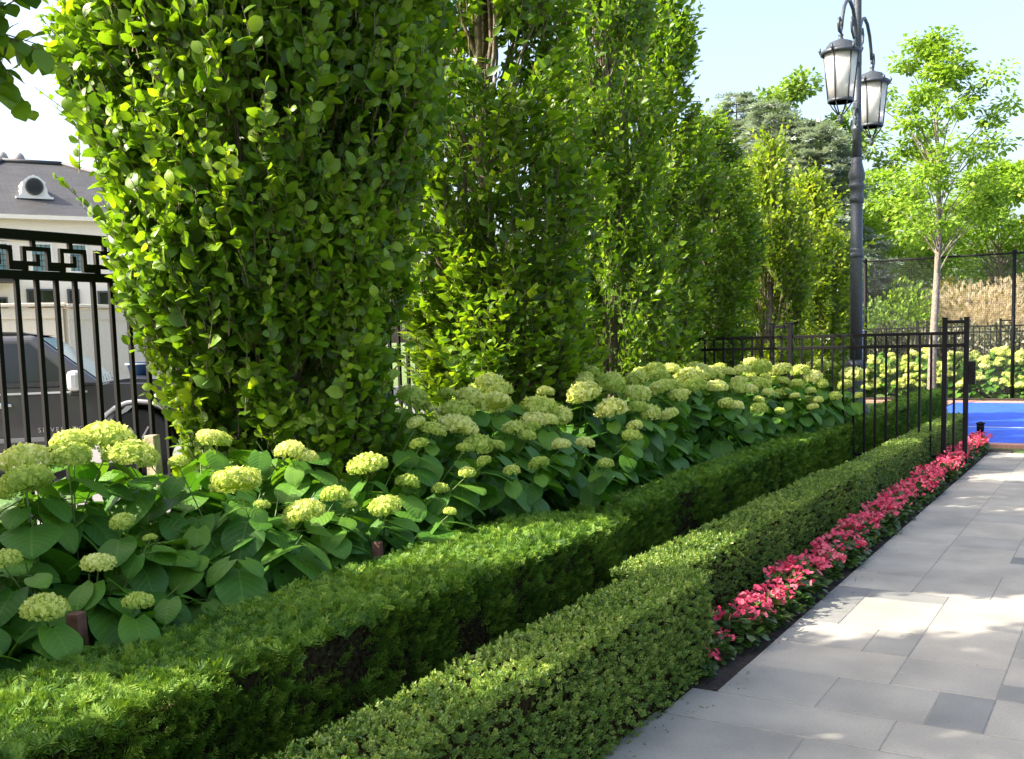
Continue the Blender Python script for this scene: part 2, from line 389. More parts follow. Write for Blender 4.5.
# ================================================================== HEDGES
def yew_sprig(seed, pairs=9, wd=.034):
    g = np.random.default_rng(seed); v = []; f = []
    for i in range(pairs):
        t = .10 + .86 * i / pairs
        for s in (-1, 1):
            L = .46 * (1 - .5 * t) * g.uniform(.75, 1.15); a = g.uniform(.9, 1.25) - .45 * t
            d = np.array([s * math.sin(a), math.cos(a), g.uniform(-.05, .45)]); p = np.array([0, t, .04 * math.sin(t * 3)]); n = np.array([-s * math.cos(a), math.sin(a), 0]) * wd
            k = len(v); v += [p, p + d * L * .5 + n, p + d * L, p + d * L * .5 - n]; f.append((k, k + 1, k + 2, k + 3))
    k = len(v); v += [(-.012, 0, 0), (.012, 0, 0), (.006, 1, 0), (-.006, 1, 0)]; f.append((k, k + 1, k + 2, k + 3))
    return Tpl(v, f)
def box_shoot(seed, pairs=4):
    g = np.random.default_rng(seed); v = []; f = []
    for i in range(pairs):
        t = .25 + .75 * i / pairs
        for s in (-1, 1):
            phi = (i % 2) * math.pi / 2 + g.uniform(-.4, .4); out = np.array([math.cos(phi) * s, 0, math.sin(phi) * s])
            a = 1.05 - .6 * t + g.uniform(-.2, .2); d = out * math.sin(a) + np.array([0, math.cos(a), 0]); side = np.cross(d, out); side /= np.linalg.norm(side) + 1e-9; nrm = np.cross(side, d)
            L = .52 * g.uniform(.8, 1.1) * (1 - .25 * t); p = np.array([0, t * .8, 0]); k = len(v)
            v += [p, p + d * L * .45 + side * L * .30 + nrm * .03, p + d * L * .45 - side * L * .30 + nrm * .03, p + d * L, ]
            f += [(k, k + 1, k + 3), (k, k + 3, k + 2)]
    return Tpl(v, f)
YS = [yew_sprig(i) for i in range(3)]; YSL = [yew_sprig(i + 9, 6, .05) for i in range(2)]
BS = [box_shoot(i) for i in range(3)]; BSL = [box_shoot(i + 7, 2) for i in range(2)]

def hedge(name, label, group, x0, x1, y0, y1, h, tpls, mat, dens, size, seed, rnd_c=.0, bare=0.0, slope=0.0, rough=.02, upb=.7, gaps=1.1, deep=.05):
    """clipped hedge: inner twig mass plus many small sprays over top, front, back and both ends"""
    g = np.random.default_rng(seed); nz1 = Noise(seed, 5.0); nz2 = Noise(seed + 50, 14.0)
    cl = Cloud(); lx, ly = x1 - x0, y1 - y0
    ins = .045
    nzc = 18
    # inner mass as a bumpy closed box
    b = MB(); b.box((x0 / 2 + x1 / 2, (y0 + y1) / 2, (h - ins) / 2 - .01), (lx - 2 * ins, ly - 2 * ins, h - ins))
    faces = [('top', lx * ly), ('front', ly * h), ('back', ly * h * .5), ('end', lx * h), ('start', lx * h)]
    for fc, area in faces:
        n = int(area * dens * (1.0 if fc != 'back' else .5))
        u, v = g.random(n), g.random(n)
        P = np.zeros((n, 3)); N = np.zeros((n, 3))
        if fc == 'top': P[:, 0] = x0 + u * lx; P[:, 1] = y0 + v * ly; P[:, 2] = h; N[:, 2] = 1
        elif fc == 'front': P[:, 0] = x1; P[:, 1] = y0 + u * ly; P[:, 2] = v * h; N[:, 0] = 1
        elif fc == 'back': P[:, 0] = x0; P[:, 1] = y0 + u * ly; P[:, 2] = v * h; N[:, 0] = -1
        elif fc == 'end': P[:, 1] = y1; P[:, 0] = x0 + u * lx; P[:, 2] = v * h; N[:, 1] = 1
        else: P[:, 1] = y0; P[:, 0] = x0 + u * lx; P[:, 2] = v * h; N[:, 1] = -1
        a1, a2 = nz1(P), nz2(P)
        keep = np.ones(n, bool)
        if fc != 'top':
            keep = g.random(n) < np.clip(1.1 + gaps * a2 - bare * np.clip(nz1(P * np.array([1, .9, .2])), 0, 1) * 2.2, .12, 1)
            keep &= g.random(n) < np.clip(.5 + P[:, 2] / h * 2.2, 0, 1)
        dep = g.uniform(-deep, .0, n) + rough * (a1 + .7 * a2)
        if fc == 'top': dep = g.uniform(-.025, .004, n) + rough * .7 * (a1 + .6 * a2)
        P = P + N * dep[:, None]
        P[:, 2] -= slope * (P[:, 1] - y0)
        rel = np.clip((P[:, 2]) / h, 0, 1)
        up = np.array([0, 0, 1.0])
        tip = N * (1.0 if fc != 'top' else .55) + rvec(n) * (.6 if fc != 'top' else .95) + up * (upb if fc != 'top' else .1)
        nr = N * .6 + up * .5 + rvec(n) * .5
        # soften the clipped edges
        P, tip, nr, a1, a2, rel = P[keep], tip[keep], nr[keep], a1[keep], a2[keep], rel[keep]
        m = len(P); x, y, z = frames(tip, nr)
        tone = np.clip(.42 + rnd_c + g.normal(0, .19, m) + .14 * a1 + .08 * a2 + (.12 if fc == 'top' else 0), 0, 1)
        tip_new = g.random(m) < .05; tone = np.where(tip_new, np.clip(tone + .3, 0, 1), tone)
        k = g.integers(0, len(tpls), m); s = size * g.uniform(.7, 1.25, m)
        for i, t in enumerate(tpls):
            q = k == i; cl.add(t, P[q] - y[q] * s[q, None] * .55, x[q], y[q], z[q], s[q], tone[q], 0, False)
    o = cl.build(name, mat); tag(o, label, 'hedge', group)
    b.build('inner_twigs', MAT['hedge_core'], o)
    return o
YG, BG = 'clipped yew hedge blocks', 'clipped box hedge blocks'
hedge('yew_hedge', 'nearest clipped yew hedge block, dark green needles, beside the large hydrangea leaves', YG, -3.06, -2.44, .1, 5.16, .52, YS, MAT['yew'], 3500, .064, 1, bare=.32, rough=.026, gaps=1.9, deep=.075)
hedge('yew_hedge', 'middle clipped yew hedge block, set back just behind the nearest yew block', YG, -3.12, -2.79, 5.18, 9.2, .41, YS, MAT['yew'], 2600, .062, 2, bare=.4, rough=.018, slope=-.013)
hedge('yew_hedge', 'farthest clipped yew hedge block, running under the black picket fence', YG, -3.10, -2.74, 9.22, 18.4, .47, YSL, MAT['yew'], 1700, .075, 3, rough=.014)
hedge('box_hedge', 'nearest clipped box hedge block, small bright leaves, touching the pale stone pavement', BG, -1.93, -1.62, 1.2, 4.32, .475, BS, MAT['box'], 3600, .034, 4, rnd_c=.06, rough=.016, gaps=.6)
hedge('box_hedge', 'middle clipped box hedge block, behind the near half of the pink flowers', BG, -2.16, -1.86, 4.34, 8.22, .425, BS, MAT['box'], 2300, .036, 5, rough=.014, gaps=.6)
hedge('box_hedge', 'farthest clipped box hedge block, passing the gate posts and ending at the blue court', BG, -2.14, -1.90, 8.24, 14.5, .40, BSL, MAT['box'], 2300, .046, 6, rough=.012, gaps=.6)

# ================================================================== HYDRANGEAS
def floret_head(seed, n=170, flat=.62, fs=.17):
    """domed flower head of radius 1 made of four-petalled florets"""
    g = np.random.default_rng(seed); cl = Cloud(); nz = Noise(seed, 3.5)
    i = np.arange(n) + .5; ph = np.arccos(1 - 1.55 * i / n); th = np.pi * (1 + 5 ** .5) * i + g.normal(0, .15, n)
    d = np.stack([np.cos(th) * np.sin(ph), np.sin(th) * np.sin(ph), np.cos(ph)], 1)
    rr = 1 + .10 * nz(d * 1.0) + g.uniform(-.08, .05, n)
    P = d * rr[:, None]; P[:, 2] *= flat; P[:, 2] = np.where(P[:, 2] < -.12, -.12 + (P[:, 2] + .12) * .5, P[:, 2])
    N = unit(d * np.array([1, 1, 1 / flat]) + rvec(n) * .3); T = rvec(n)
    x, y, z = frames(T, N)
    v = []; f = []
    for q in range(4):
        a = q * math.pi / 2; c, s_ = math.cos(a), math.sin(a)
        for px, py, pz in ((0, 0, -.05), (-.42, .55, .12), (0, 1.0, .05), (.42, .55, .12)):
            v.append((px * c - py * s_, px * s_ + py * c, pz))
        f.append(tuple(range(q * 4, q * 4 + 4)))
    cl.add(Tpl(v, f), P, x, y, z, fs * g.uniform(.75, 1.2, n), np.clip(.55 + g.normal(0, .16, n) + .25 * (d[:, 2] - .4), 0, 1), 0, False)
    # core
    rows, cols = 7, 14; V = []; Fc = []
    for a in range(rows + 1):
        p = a / rows * 2.2
        for c in range(cols): V.append((.86 * math.sin(p) * math.cos(6.2832 * c / cols), .86 * math.sin(p) * math.sin(6.2832 * c / cols), .86 * flat * math.cos(p) if p < 1.7 else -.1))
    for a in range(rows):
        for c in range(cols): Fc.append((a * cols + c, a * cols + (c + 1) % cols, (a + 1) * cols + (c + 1) % cols, (a + 1) * cols + c))
    cl.raw(V, Fc, .15)
    return cl.mesh('flower_head')
HEADS = [floret_head(i) for i in range(4)]
HEADS_FINE = [floret_head(i + 20, 300, .64, .125) for i in range(3)]
HEADS_FAR = [floret_head(i + 40, 60, .62, .30) for i in range(2)]
for me in HEADS + HEADS_FINE + HEADS_FAR: me.materials.append(MAT['hyd_flower'])

NEAR_HEADS = [(25, 460, 50), (25, 484, 56), (68, 458, 48), (107, 441, 58), (130, 456, 58), (3, 560, 34), (45, 609, 46), (98, 564, 34), (138, 602, 32), (122, 522, 26), (150, 538, 15), (178, 462, 20),
    (237, 482, 52), (303, 514, 44), (290, 451, 32), (306, 457, 24), (335, 496, 30), (368, 466, 42), (385, 507, 34), (407, 483, 25), (440, 489, 19), (450, 512, 14), (208, 437, 24), (262, 505, 18), (350, 505, 16)]
MID_HEADS = [(447, 394, 20), (457, 411, 36), (471, 399, 32), (500, 392, 28), (496, 403, 32), (416, 423, 20), (433, 430, 27), (457, 427, 42), (419, 444, 20), (464, 448, 17), (496, 446, 18), (513, 428, 23), (527, 436, 20), (539, 408, 40), (561, 415, 24), (546, 392, 18),
    (484, 461, 16), (467, 473, 18), (512, 471, 18), (539, 464, 22), (561, 445, 20), (585, 443, 20), (606, 464, 17), (632, 436, 21), (584, 383, 20), (584, 394, 36), (609, 385, 34), (637, 395, 30), (661, 388, 26), (611, 410, 34), (650, 413, 23), (678, 396, 21), (690, 377, 32), (693, 387, 27), (635, 426, 17), (637, 380, 26), (659, 376, 22),
    (712, 376, 21), (717, 387, 23), (726, 403, 17), (735, 406, 18), (738, 388, 18), (739, 381, 18), (729, 372, 14), (742, 370, 19), (759, 368, 26), (762, 384, 20), (781, 370, 23), (783, 381, 14), (797, 385, 17), (768, 393, 14), (759, 400, 12), (759, 409, 18), (780, 411, 11), (813, 377, 20), (817, 366, 24), (829, 367, 16), (811, 391, 12), (818, 400, 11), (813, 407, 12), (795, 396, 11), (823, 385, 11), (835, 395, 11), (852, 376, 26), (866, 388, 10), (836, 397, 12), (822, 383, 12), (800, 371, 20), (845, 385, 16), (858, 396, 12)]
def head_point(px, py, far):
    """where the sight line meets the sloping canopy of the bed (low in front, high at the back)"""
    d = ray(px, py); o = np.array([0, 0, EYE])
    for t in np.arange(2.0, 16, .02):
        p = o + d * t
        zc = .62 + .60 * (-3.02 - p[0]) if not far else .74 + .60 * (-2.95 - p[0])
        if p[1] > 10: zc += .30 * (p[1] - 10) * .35
        if p[2] <= zc and p[0] < -2.6: return p, t
    return None, None
PLANTS = [(-3.62, 1.55), (-3.66, 2.5), (-3.6, 3.35), (-3.68, 4.25), (-3.72, 5.35), (-3.72, 6.25), (-3.72, 7.15), (-3.7, 8.05), (-3.68, 8.95), (-3.62, 9.85), (-3.55, 10.7), (-3.45, 11.45)]
heads_of = {i: [] for i in range(len(PLANTS))}
for lst, far in ((NEAR_HEADS, False), (MID_HEADS, True)):
    for (px, py, wd) in lst:
        p, t = head_point(px, py, far)
        if p is None: continue
        i = min(range(len(PLANTS)), key=lambda k: (PLANTS[k][1] - p[1]) ** 2 + .2 * (PLANTS[k][0] - p[0]) ** 2)
        heads_of[i].append((p, wd / 2 / F * t * .93))
HYD_LABEL = ['big-leaved hydrangea cut by the lower left picture edge, in front of the black car',
    'big-leaved hydrangea with yellow heads before the railing, brown stake at its foot',
    'hydrangea with large cream heads in front of the widest columnar tree',
    'hydrangea with a few small heads at the right end of the near clump',
    'hydrangea with low small heads just beyond the dark gap in the bed',
    'hydrangea with dense yellow heads below the silver-leaved shrub',
    'hydrangea with green round heads above the sunlit end of the nearest yew hedge block',
    'hydrangea with flat cream heads behind the near part of the middle yew hedge block',
    'hydrangea with tall yellow heads behind the far part of the middle yew hedge block',
    'hydrangea with crowded lime heads in front of the left end of the picket fence',
    'hydrangea with lime heads in front of the double fence post',
    'hydrangea at the far end of the bed, in front of the lamp post foot']
def add_hyd_leaves(cl, st, P0, P1, n_pairs, size, g, out):
    pass
def hydrangea(i, x, y, spread, height, nstem, leaf, heads, fine):
    root = empty('hydrangea', (x, y, 0)); tag(root, HYD_LABEL[i], 'hydrangea', 'hydrangeas planted along the yew hedge')
    g = np.random.default_rng(100 + i); base = np.array([x, y, 0.0])
    tops = []; hd = []
    for p, r in heads: tops.append(p - np.array([0, 0, r * .35])); hd.append((p, r))
    for k in range(nstem):
        a = g.uniform(0, 2 * np.pi); q = spread * math.sqrt(g.uniform(.05, 1)); zt = height * (1.0 - .42 * (q / spread) ** 2) * g.uniform(.75, 1.0)
        dx = q * math.cos(a); 
        if dx > 0: zt *= 1 - .22 * dx / spread; dx *= .92
        tops.append(base + np.array([dx, q * math.sin(a) * 1.05, zt]))
    if i < 4:
        for k in range(13): tops.append(base + np.array([g.uniform(-.8, -.15), g.uniform(-.5, .5), g.uniform(.82, 1.06)]))
    tops = np.array(tops); m = len(tops)
    b0 = base + np.stack([g.normal(0, .11, m), g.normal(0, .13, m), np.zeros(m)], 1)
    mid = (b0 * .55 + tops * .45); mid[:, 2] = tops[:, 2] * .55
    tt = np.linspace(0, 1, 6)[None, :, None]
    C = (1 - tt) ** 2 * b0[:, None] + 2 * tt * (1 - tt) * mid[:, None] + tt ** 2 * tops[:, None]
    st = Cloud(); tubes_into(st, C - base, np.linspace(.0055, .0028, 6)[None, :], 5)
    st.build('stems', MAT['stem'], root)
    lc = Cloud()
    for lev in range(6):
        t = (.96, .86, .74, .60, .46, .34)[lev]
        n = m; P = (1 - t) ** 2 * b0 + 2 * t * (1 - t) * mid + t ** 2 * tops
        if lev == 0: P = P - np.array([0, 0, .02])
        ang = g.uniform(0, 2 * np.pi, n) + lev * 1.57
        for s in (0, np.pi):
            keep = g.random(n) < (.95 if lev < 4 else .7)
            hdir = np.stack([np.cos(ang + s), np.sin(ang + s), np.zeros(n)], 1)
            rad = unit((P - base) * np.array([1, 1, 0]) + 1e-4)
            hdir = unit(hdir + rad * .55)
            tip = hdir + np.array([0, 0, 1.]) * (g.uniform(-1.0, .0, n) - .15 * (lev > 1))[:, None]
            nr = np.array([0, 0, .8]) + hdir * .75 + rvec(n) * .25
            sz = leaf * g.uniform(.65, 1.2, n) * (.72 if lev == 0 else 1.0)
            Q = P + hdir * (.035 + .02 * g.random(n))[:, None]
            ok = keep & (Q[:, 0] + tip[:, 0] * .1 < -2.62)
            ok &= ~((Q[:, 2] < .56) & (Q[:, 0] > -3.05))
            X, Y, Z = frames(tip, nr)
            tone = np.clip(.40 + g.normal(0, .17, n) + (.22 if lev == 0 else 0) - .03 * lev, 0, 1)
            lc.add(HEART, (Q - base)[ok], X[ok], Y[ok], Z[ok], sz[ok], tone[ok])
            # leaf stalks
            pp = np.stack([P[ok], Q[ok] + Y[ok] * .01], 1) - base
            if len(pp): tubes_into(lc, pp, .0022, 3, 1)
    lc.build('foliage', [MAT['hyd_leaf'], MAT['stem']], root)
    for p, r in hd:
        me = (HEADS_FINE if fine else HEADS)[int(g.integers(0, 3))]
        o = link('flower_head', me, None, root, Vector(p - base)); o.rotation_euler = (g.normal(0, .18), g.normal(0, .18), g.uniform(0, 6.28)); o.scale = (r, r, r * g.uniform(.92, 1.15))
    return root
for i, (x, y) in enumerate(PLANTS):
    hd = list(heads_of[i]); g = random.Random(i)
    # heads at the back that the picture only half shows
    for k in range(4 if i > 3 else 1):
        hd.append((np.array([x - g.uniform(.25, .5), y + g.uniform(-.4, .4), g.uniform(1.05, 1.18)]), g.uniform(.075, .12)))
    if i > 3:
        for k in range(3):
            hx = x + g.uniform(-.15, .50); hd.append((np.array([hx, y + g.uniform(-.45, .45), .72 + .60 * (-2.95 - hx) + g.uniform(-.05, .03)]), g.uniform(.06, .10)))
    hydrangea(i, x, y, .70 if i < 4 else .62, 1.06 if i < 4 else 1.05, 32 if i < 4 else 20, .185 if i < 4 else .185, hd, i < 4)

# far bed of hydrangeas beyond the court
FARL = ['far-left pale hydrangea beyond the court seen through the pickets', 'pale hydrangea beyond the court just left of the young tree trunk', 'pale hydrangea beyond the court just right of the young tree trunk', 'pale yellow hydrangea beyond the court behind the gate latch',
        'pale yellow hydrangea beyond the blue court between latch and net post', 'pale yellow hydrangea beyond the court behind the right-hand net post', 'last pale hydrangea beyond the court at the right picture edge', 'pale hydrangea beyond the court behind the lamp post foot', 'pale hydrangea behind the fence and left of the lamp post']
def far_hydrangea(k, x, y, i):
    root = empty('hydrangea', (x, y, 0)); tag(root, FARL[k], 'hydrangea', 'hydrangeas in the bed beyond the court')
    g = np.random.default_rng(300 + k); n = 420; lc = Cloud()
    d = rvec(n); d[:, 2] = np.abs(d[:, 2]); P = d * np.array([.62, .55, .98]) * g.uniform(.55, 1.0, n)[:, None]; P[:, 2] = np.maximum(P[:, 2] + .05, .05)
    X, Y, Z = frames(d * np.array([1, 1, .1]) + np.array([0, 0, -.4]) + rvec(n) * .3, d + np.array([0, 0, .7]) + rvec(n) * .3)
    lc.add(OV, P, X, Y, Z, .15 * g.uniform(.7, 1.2, n), np.clip(.6 + g.normal(0, .2, n), 0, 1)); lc.build('foliage', MAT['hyd_leaf'], root)
    for q in range(40):
        dd = rvec(1)[0]; dd[2] = abs(dd[2]) * .9 + .15; dd[1] = -abs(dd[1]) if q % 3 else dd[1]
        p = unit(dd[None])[0] * np.array([.66, .58, 1.02]); r = g.uniform(.07, .11)
        o = link('flower_head', HEADS_FAR[q % 2], None, root, Vector((p[0], p[1], max(.3, p[2])))); o.scale = (r, r, r); o.rotation_euler = (g.normal(0, .25), g.normal(0, .25), g.uniform(0, 6))
for k, x in enumerate((-4.75, -4.0, -3.2, -2.55, -1.85, -1.1, -.35, -5.6, -6.5)): far_hydrangea(k, x, 23.55 + (.08 if k % 2 else 0) if k < 7 else 23.0 - (k - 7) * .2, k)

# ================================================================== HORNBEAM COLUMNS
def hornbeam_meshes(name, seed, H, prof, nshoot, leaf, tpl, z0=.3, ragged=.16, shoot_len=(.2, .48), gap=.045, inner=.3, shear=(0, 0)):
    g = np.random.default_rng(seed); zs, rs = np.array(prof).T
    nz = Noise(seed, 2.2); nz2 = Noise(seed + 5, 5.0)
    z = []
    # sample heights by circumference
    wz = np.linspace(z0, H, 200); ww = np.interp(wz, zs, rs) + .1; cdf = np.cumsum(ww); cdf /= cdf[-1]
    z = np.interp(g.random(nshoot), cdf, wz); th = g.uniform(0, 2 * np.pi, nshoot)
    Rr = np.interp(z, zs, rs); P = np.stack([np.cos(th) * Rr, np.sin(th) * Rr, z], 1)
    bump = 1 + ragged * nz(P) + .8 * ragged * nz2(P)
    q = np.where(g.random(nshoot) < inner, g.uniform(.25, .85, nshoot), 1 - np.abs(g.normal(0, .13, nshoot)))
    keep = (nz2(P * 1.3) + .9 * nz(P * 1.6 + 3)) > -.36 + g.normal(0, .12, nshoot)
    P[:, :2] *= (bump * q)[:, None]
    P[:, :2] += np.array(shear)[None] * (1 - np.clip(P[:, 2], 0, 4) / 2.2)[:, None]
    P = P[keep]; th = th[keep]; n = len(P); q = q[keep]
    radial = np.stack([np.cos(th), np.sin(th), np.zeros(n)], 1)
    d = unit(np.array([0, 0, 1.]) * 1.0 + radial * g.uniform(.05, .85, n)[:, None] + rvec(n) * .3)
    Ls = g.uniform(*shoot_len, n); longs = g.random(n) < .14; Ls = np.where(longs, Ls * 1.7, Ls)
    bend = radial * g.uniform(-.05, .22, n)[:, None]
    tt = np.linspace(0, 1, 4)
    C = P[:, None] + d[:, None] * (Ls[:, None] * tt[None])[..., None] + bend[:, None] * (Ls[:, None] * tt[None] ** 2)[..., None] - d[:, None] * Ls[:, None, None] * .5
    br = Cloud(); tubes_into(br, C, np.array([.0045, .0036, .0028, .0016])[None], 3)
    # trunk and upright limbs
    tr = Cloud(); 
    zz = np.linspace(-.03, H * .86, 12); wob = np.stack([.03 * np.sin(zz * 1.3 + seed), .03 * np.cos(zz * 1.1), zz], 1)[None]
    tubes_into(tr, wob, np.linspace(.075, .012, 12)[None], 10)
    nl = 46; zb = g.uniform(.3, H * .75, nl); ta = g.uniform(0, 2 * np.pi, nl); m = 8
    lt = np.linspace(0, 1, m)[None, :]; top = np.minimum(zb + g.uniform(.8, 2.4, nl), H * .95); rr_ = np.interp(top, zs, rs) * g.uniform(.45, .85, nl)
    rad = rr_[:, None] * lt ** .7 + .03 * np.sin(lt * 9 + ta[:, None]); Lz = zb[:, None] + (top - zb)[:, None] * lt ** 1.25
    LP = np.stack([rad * np.cos(ta[:, None] + .3 * lt), rad * np.sin(ta[:, None] + .3 * lt), Lz], 2)
    tubes_into(br, LP, np.linspace(.017, .005, m)[None], 5)
    # leaves alternate along shoots
    shoot_tone = g.normal(0, .13, n) + .16 * nz2(P * .8)
    lc = Cloud(); mx = int(Ls.max() / gap)
    side = unit(np.cross(d, rvec(n)))
    for k in range(mx + 1):
        s = (k + .6) * gap; ok = s < Ls
        if not ok.any(): continue
        t = (s / Ls[ok])
        p = P[ok] + d[ok] * (s - Ls[ok] * .5)[:, None] + bend[ok] * (Ls[ok] * t ** 2)[:, None]
        sg = 1 if k % 2 else -1; c = len(p)
        tip = side[ok] * sg * .9 + d[ok] * .75 + radial[ok] * .4 + np.array([0, 0, .05]) + rvec(c) * .6
        nr = np.array([0, 0, .5]) + radial[ok] * .6 - side[ok] * sg * .2 + rvec(c) * .8
        X, Y, Z = frames(tip, nr)
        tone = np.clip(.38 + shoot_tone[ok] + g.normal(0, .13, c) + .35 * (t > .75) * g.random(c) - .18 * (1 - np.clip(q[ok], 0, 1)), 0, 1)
        sz = leaf * np.clip(g.normal(.92, .24, c), .4, 1.4) * (1 - .3 * (t > .8)); pick = g.integers(0, len(tpl), c)
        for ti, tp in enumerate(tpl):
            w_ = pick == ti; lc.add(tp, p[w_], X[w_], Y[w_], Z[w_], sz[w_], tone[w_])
    return (lc.mesh(name + '_crown'), br.mesh(name + '_branches'), tr.mesh(name + '_trunk'))
def tree(name, label, meshes, loc, rz=0, s=(1, 1, 1), group='columnar hornbeams in a row', cat='tree', leafm='hornbeam'):
    root = empty(name, loc, rz); root.scale = s; tag(root, label, cat, group)
    for nm, me, mt in (('trunk', meshes[2], 'bark'), ('branches', meshes[1], 'wood_twig'), ('crown', meshes[0], leafm)): link(nm, me, MAT[mt], root)
    return root
P1 = [(.2, .34), (.7, .58), (1.0, .62), (1.2, .68), (1.8, .84), (2.4, .90), (3.0, .95), (3.6, 1.04), (4.4, 1.2), (5.0, 1.25), (5.8, .95), (6.4, .4), (6.8, .05)]
P2 = [(.2, .36), (.7, .52), (1.5, .58), (3.0, .60), (4.5, .52), (5.6, .34), (6.4, .06)]
T1 = hornbeam_meshes('hornbeam_a', 11, 6.8, P1, 10800, .077, (OV, OVB, OVC), gap=.037, ragged=.25, shear=(.20, .03))
T2 = hornbeam_meshes('hornbeam_b', 12, 6.3, P2, 3900, .10, (OV2, OV2B), gap=.046, ragged=.27)
T3 = hornbeam_meshes('hornbeam_c', 13, 6.2, P2, 3600, .10, (OV2, OV2B), gap=.048, ragged=.3)
TX = -4.55
tree('hornbeam', 'widest columnar hornbeam, flaring upward, in front of the railing and car at left', T1, (TX + .12, 4.62, 0), 0.4)
t0 = tree('hornbeam', 'columnar hornbeam whose overhanging bough enters at the top left picture corner', T2, (TX, 1.1, 0), 2.6, (1.0, 1.0, 1.4))
tree('hornbeam', 'columnar hornbeam with bare upright stems on its left side, second from the widest', T2, (TX, 7.1, 0), .5, (1.22, 1.22, .90))
tree('hornbeam', 'dark narrow columnar hornbeam squeezed between two brighter ones', T3, (TX + .0, 9.35, 0), 1.2, (.88, .88, .92))
tree('hornbeam', 'bright columnar hornbeam standing at the left end of the black picket fence', T2, (TX - .52, 11.5, 0), 2.9, (1.12, 1.12, .94))
tree('hornbeam', 'columnar hornbeam half hidden behind the bright one at the fence end', T3, (TX - .42, 13.2, 0), 5.0, (.95, .95, .70))
T5 = hornbeam_meshes('hornbeam_d', 19, 4.25, [(.2, .42), (.8, .55), (2.0, .58), (2.8, .48), (3.5, .32), (4.0, .15), (4.3, .03)], 1700, .10, (OV2, OV2B), gap=.05, ragged=.38, shoot_len=(.3, .6))
tree('hornbeam', 'short yellow-tipped columnar hornbeam behind the picket fence, left of the lamp post', T5, (TX - .1, 14.9, 0), 4.0, (1.0, 1.0, 1.0), leafm='hornbeam_gold')
tree('hornbeam', 'farthest columnar hornbeam, partly behind the short yellow-tipped one', T5, (TX - .1, 16.9, 0), 1.0, (1.1, 1.1, .95), leafm='hornbeam_gold')
for k, yy in enumerate((-1.0, -3.1)):
    tree('hornbeam', 'columnar hornbeam of the row standing before the picture, known by its shade on the pavement', T2 if k % 2 else T3, (TX, yy, 0), k * 1.7, (1.15, 1.15, 1.5))


# bough of the corner tree reaching into the picture
def bough():
    g = np.random.default_rng(77); inv = t0.matrix_world.inverted() if False else None
    A = np.array([-4.35, .55, 2.2]); B = np.array([-3.40, 2.13, 2.62])
    me = Cloud(); lv = Cloud(); t = np.linspace(0, 1, 10)
    C = A + (B - A) * t[:, None] + np.array([0, 0, 1.]) * (.22 * np.sin(t * 3.0))[:, None]
    tubes_into(me, C[None], np.linspace(.014, .004, 10)[None], 6)
    for i in range(150):
        k = g.integers(3, 10); p = C[k]; d = unit((rvec(1) + np.array([[.0, .15, .1]])))[0]; L = g.uniform(.15, .42)
        Q = p + d[None] * (np.linspace(0, L, 4)[:, None]); tubes_into(me, Q[None], np.linspace(.004, .0016, 4)[None], 3)
        n = int(L / .035); s_ = unit(np.cross(d, rvec(1)[0])[None])[0]
        for j in range(n):
            q = p + d * (j + .8) * .035; tip = s_ * (1 if j % 2 else -1) + d * .5 + np.array([0, 0, -.35]) + rvec(1)[0] * .3
            X, Y, Z = frames(tip[None], np.array([[0, 0, 1.]]) + rvec(1) * .4); lv.add(OV, q[None], X, Y, Z, .088 * g.uniform(.7, 1.15), np.clip(.35 + g.normal(0, .14), 0, 1))
    bpy.context.view_layer.update(); mi = t0.matrix_world.inverted()
    o = me.build('bough', MAT['wood_twig'], t0); o.matrix_local = mi
    l = lv.build('leaves', MAT['hornbeam'], o)
bough()

# ================================================================== FENCES
def picket_fence(name, label, group, x0, x1, y, posts, gap, h, latch=False, skip=()):
    root = empty(name, ((x0 + x1) / 2, y, 0)); tag(root, label, 'fence', group); ox = (x0 + x1) / 2
    for z, t in ((h - .155, .034), (h - .285, .034), (.13, .034)):
        b = MB(); b.box((0, 0, z), (x1 - x0, .026, t), bev=.003); b.build('rail', MAT['black_metal'], root)
    pk = MB(); pk.box((0, 0, (h - .16) / 2 + .03), (.023, .023, h - .20), bev=.002); me = pk.mesh('picket')
    n = int((x1 - x0) / gap); k = 0
    for i in range(1, n):
        x = x0 + i * (x1 - x0) / n
        if any(abs(x - p) < .045 for p in posts): continue
        link('picket', me, MAT['black_metal'], root, (x - ox, 0.0, 0))
    pb = MB(); pb.box((0, 0, h / 2 - .02), (.05, .05, h + .04), bev=.004); pb.box((0, 0, h + .006), (.06, .06, .016), bev=.004); pm = pb.mesh('post')
    for p in posts: link('post', pm, MAT['black_metal'], root, (p - ox, 0, 0))
    for a, c in zip(posts, posts[1:]):
        if c - a < .3:
            b = MB(); b.box(((a + c) / 2 - ox, 0, h - .035), (c - a - .052, .03, .034), bev=.003); b.build('top_bar', MAT['black_metal'], root)
    if latch:
        b = MB(); b.box((x1 - ox + .062, -.005, 1.04), (.062, .05, .25), bev=.006); b.box((x1 - ox + .034, -.005, 1.04), (.012, .03, .16)); b.box((x1 - ox + .075, -.034, 1.06), (.02, .012, .12), bev=.003)
        b.build('latch_box', MAT['black_metal'], root)
    return root
picket_fence('picket_fence', 'black metal picket fence across the hedges, with a latch box at its right end', 'black picket fences', -4.61, -1.57, 11.8, [-3.67, -3.455, -1.785, -1.57], .115, 1.62, True)
picket_fence('picket_fence', 'distant black picket fence before the dark shrub wall, beyond the far hydrangeas', 'black picket fences', -8.0, 3.0, 25.8, [-6.6, -4.52, -4.30, -2.72, -2.46, .6, .85], .12, 1.66)

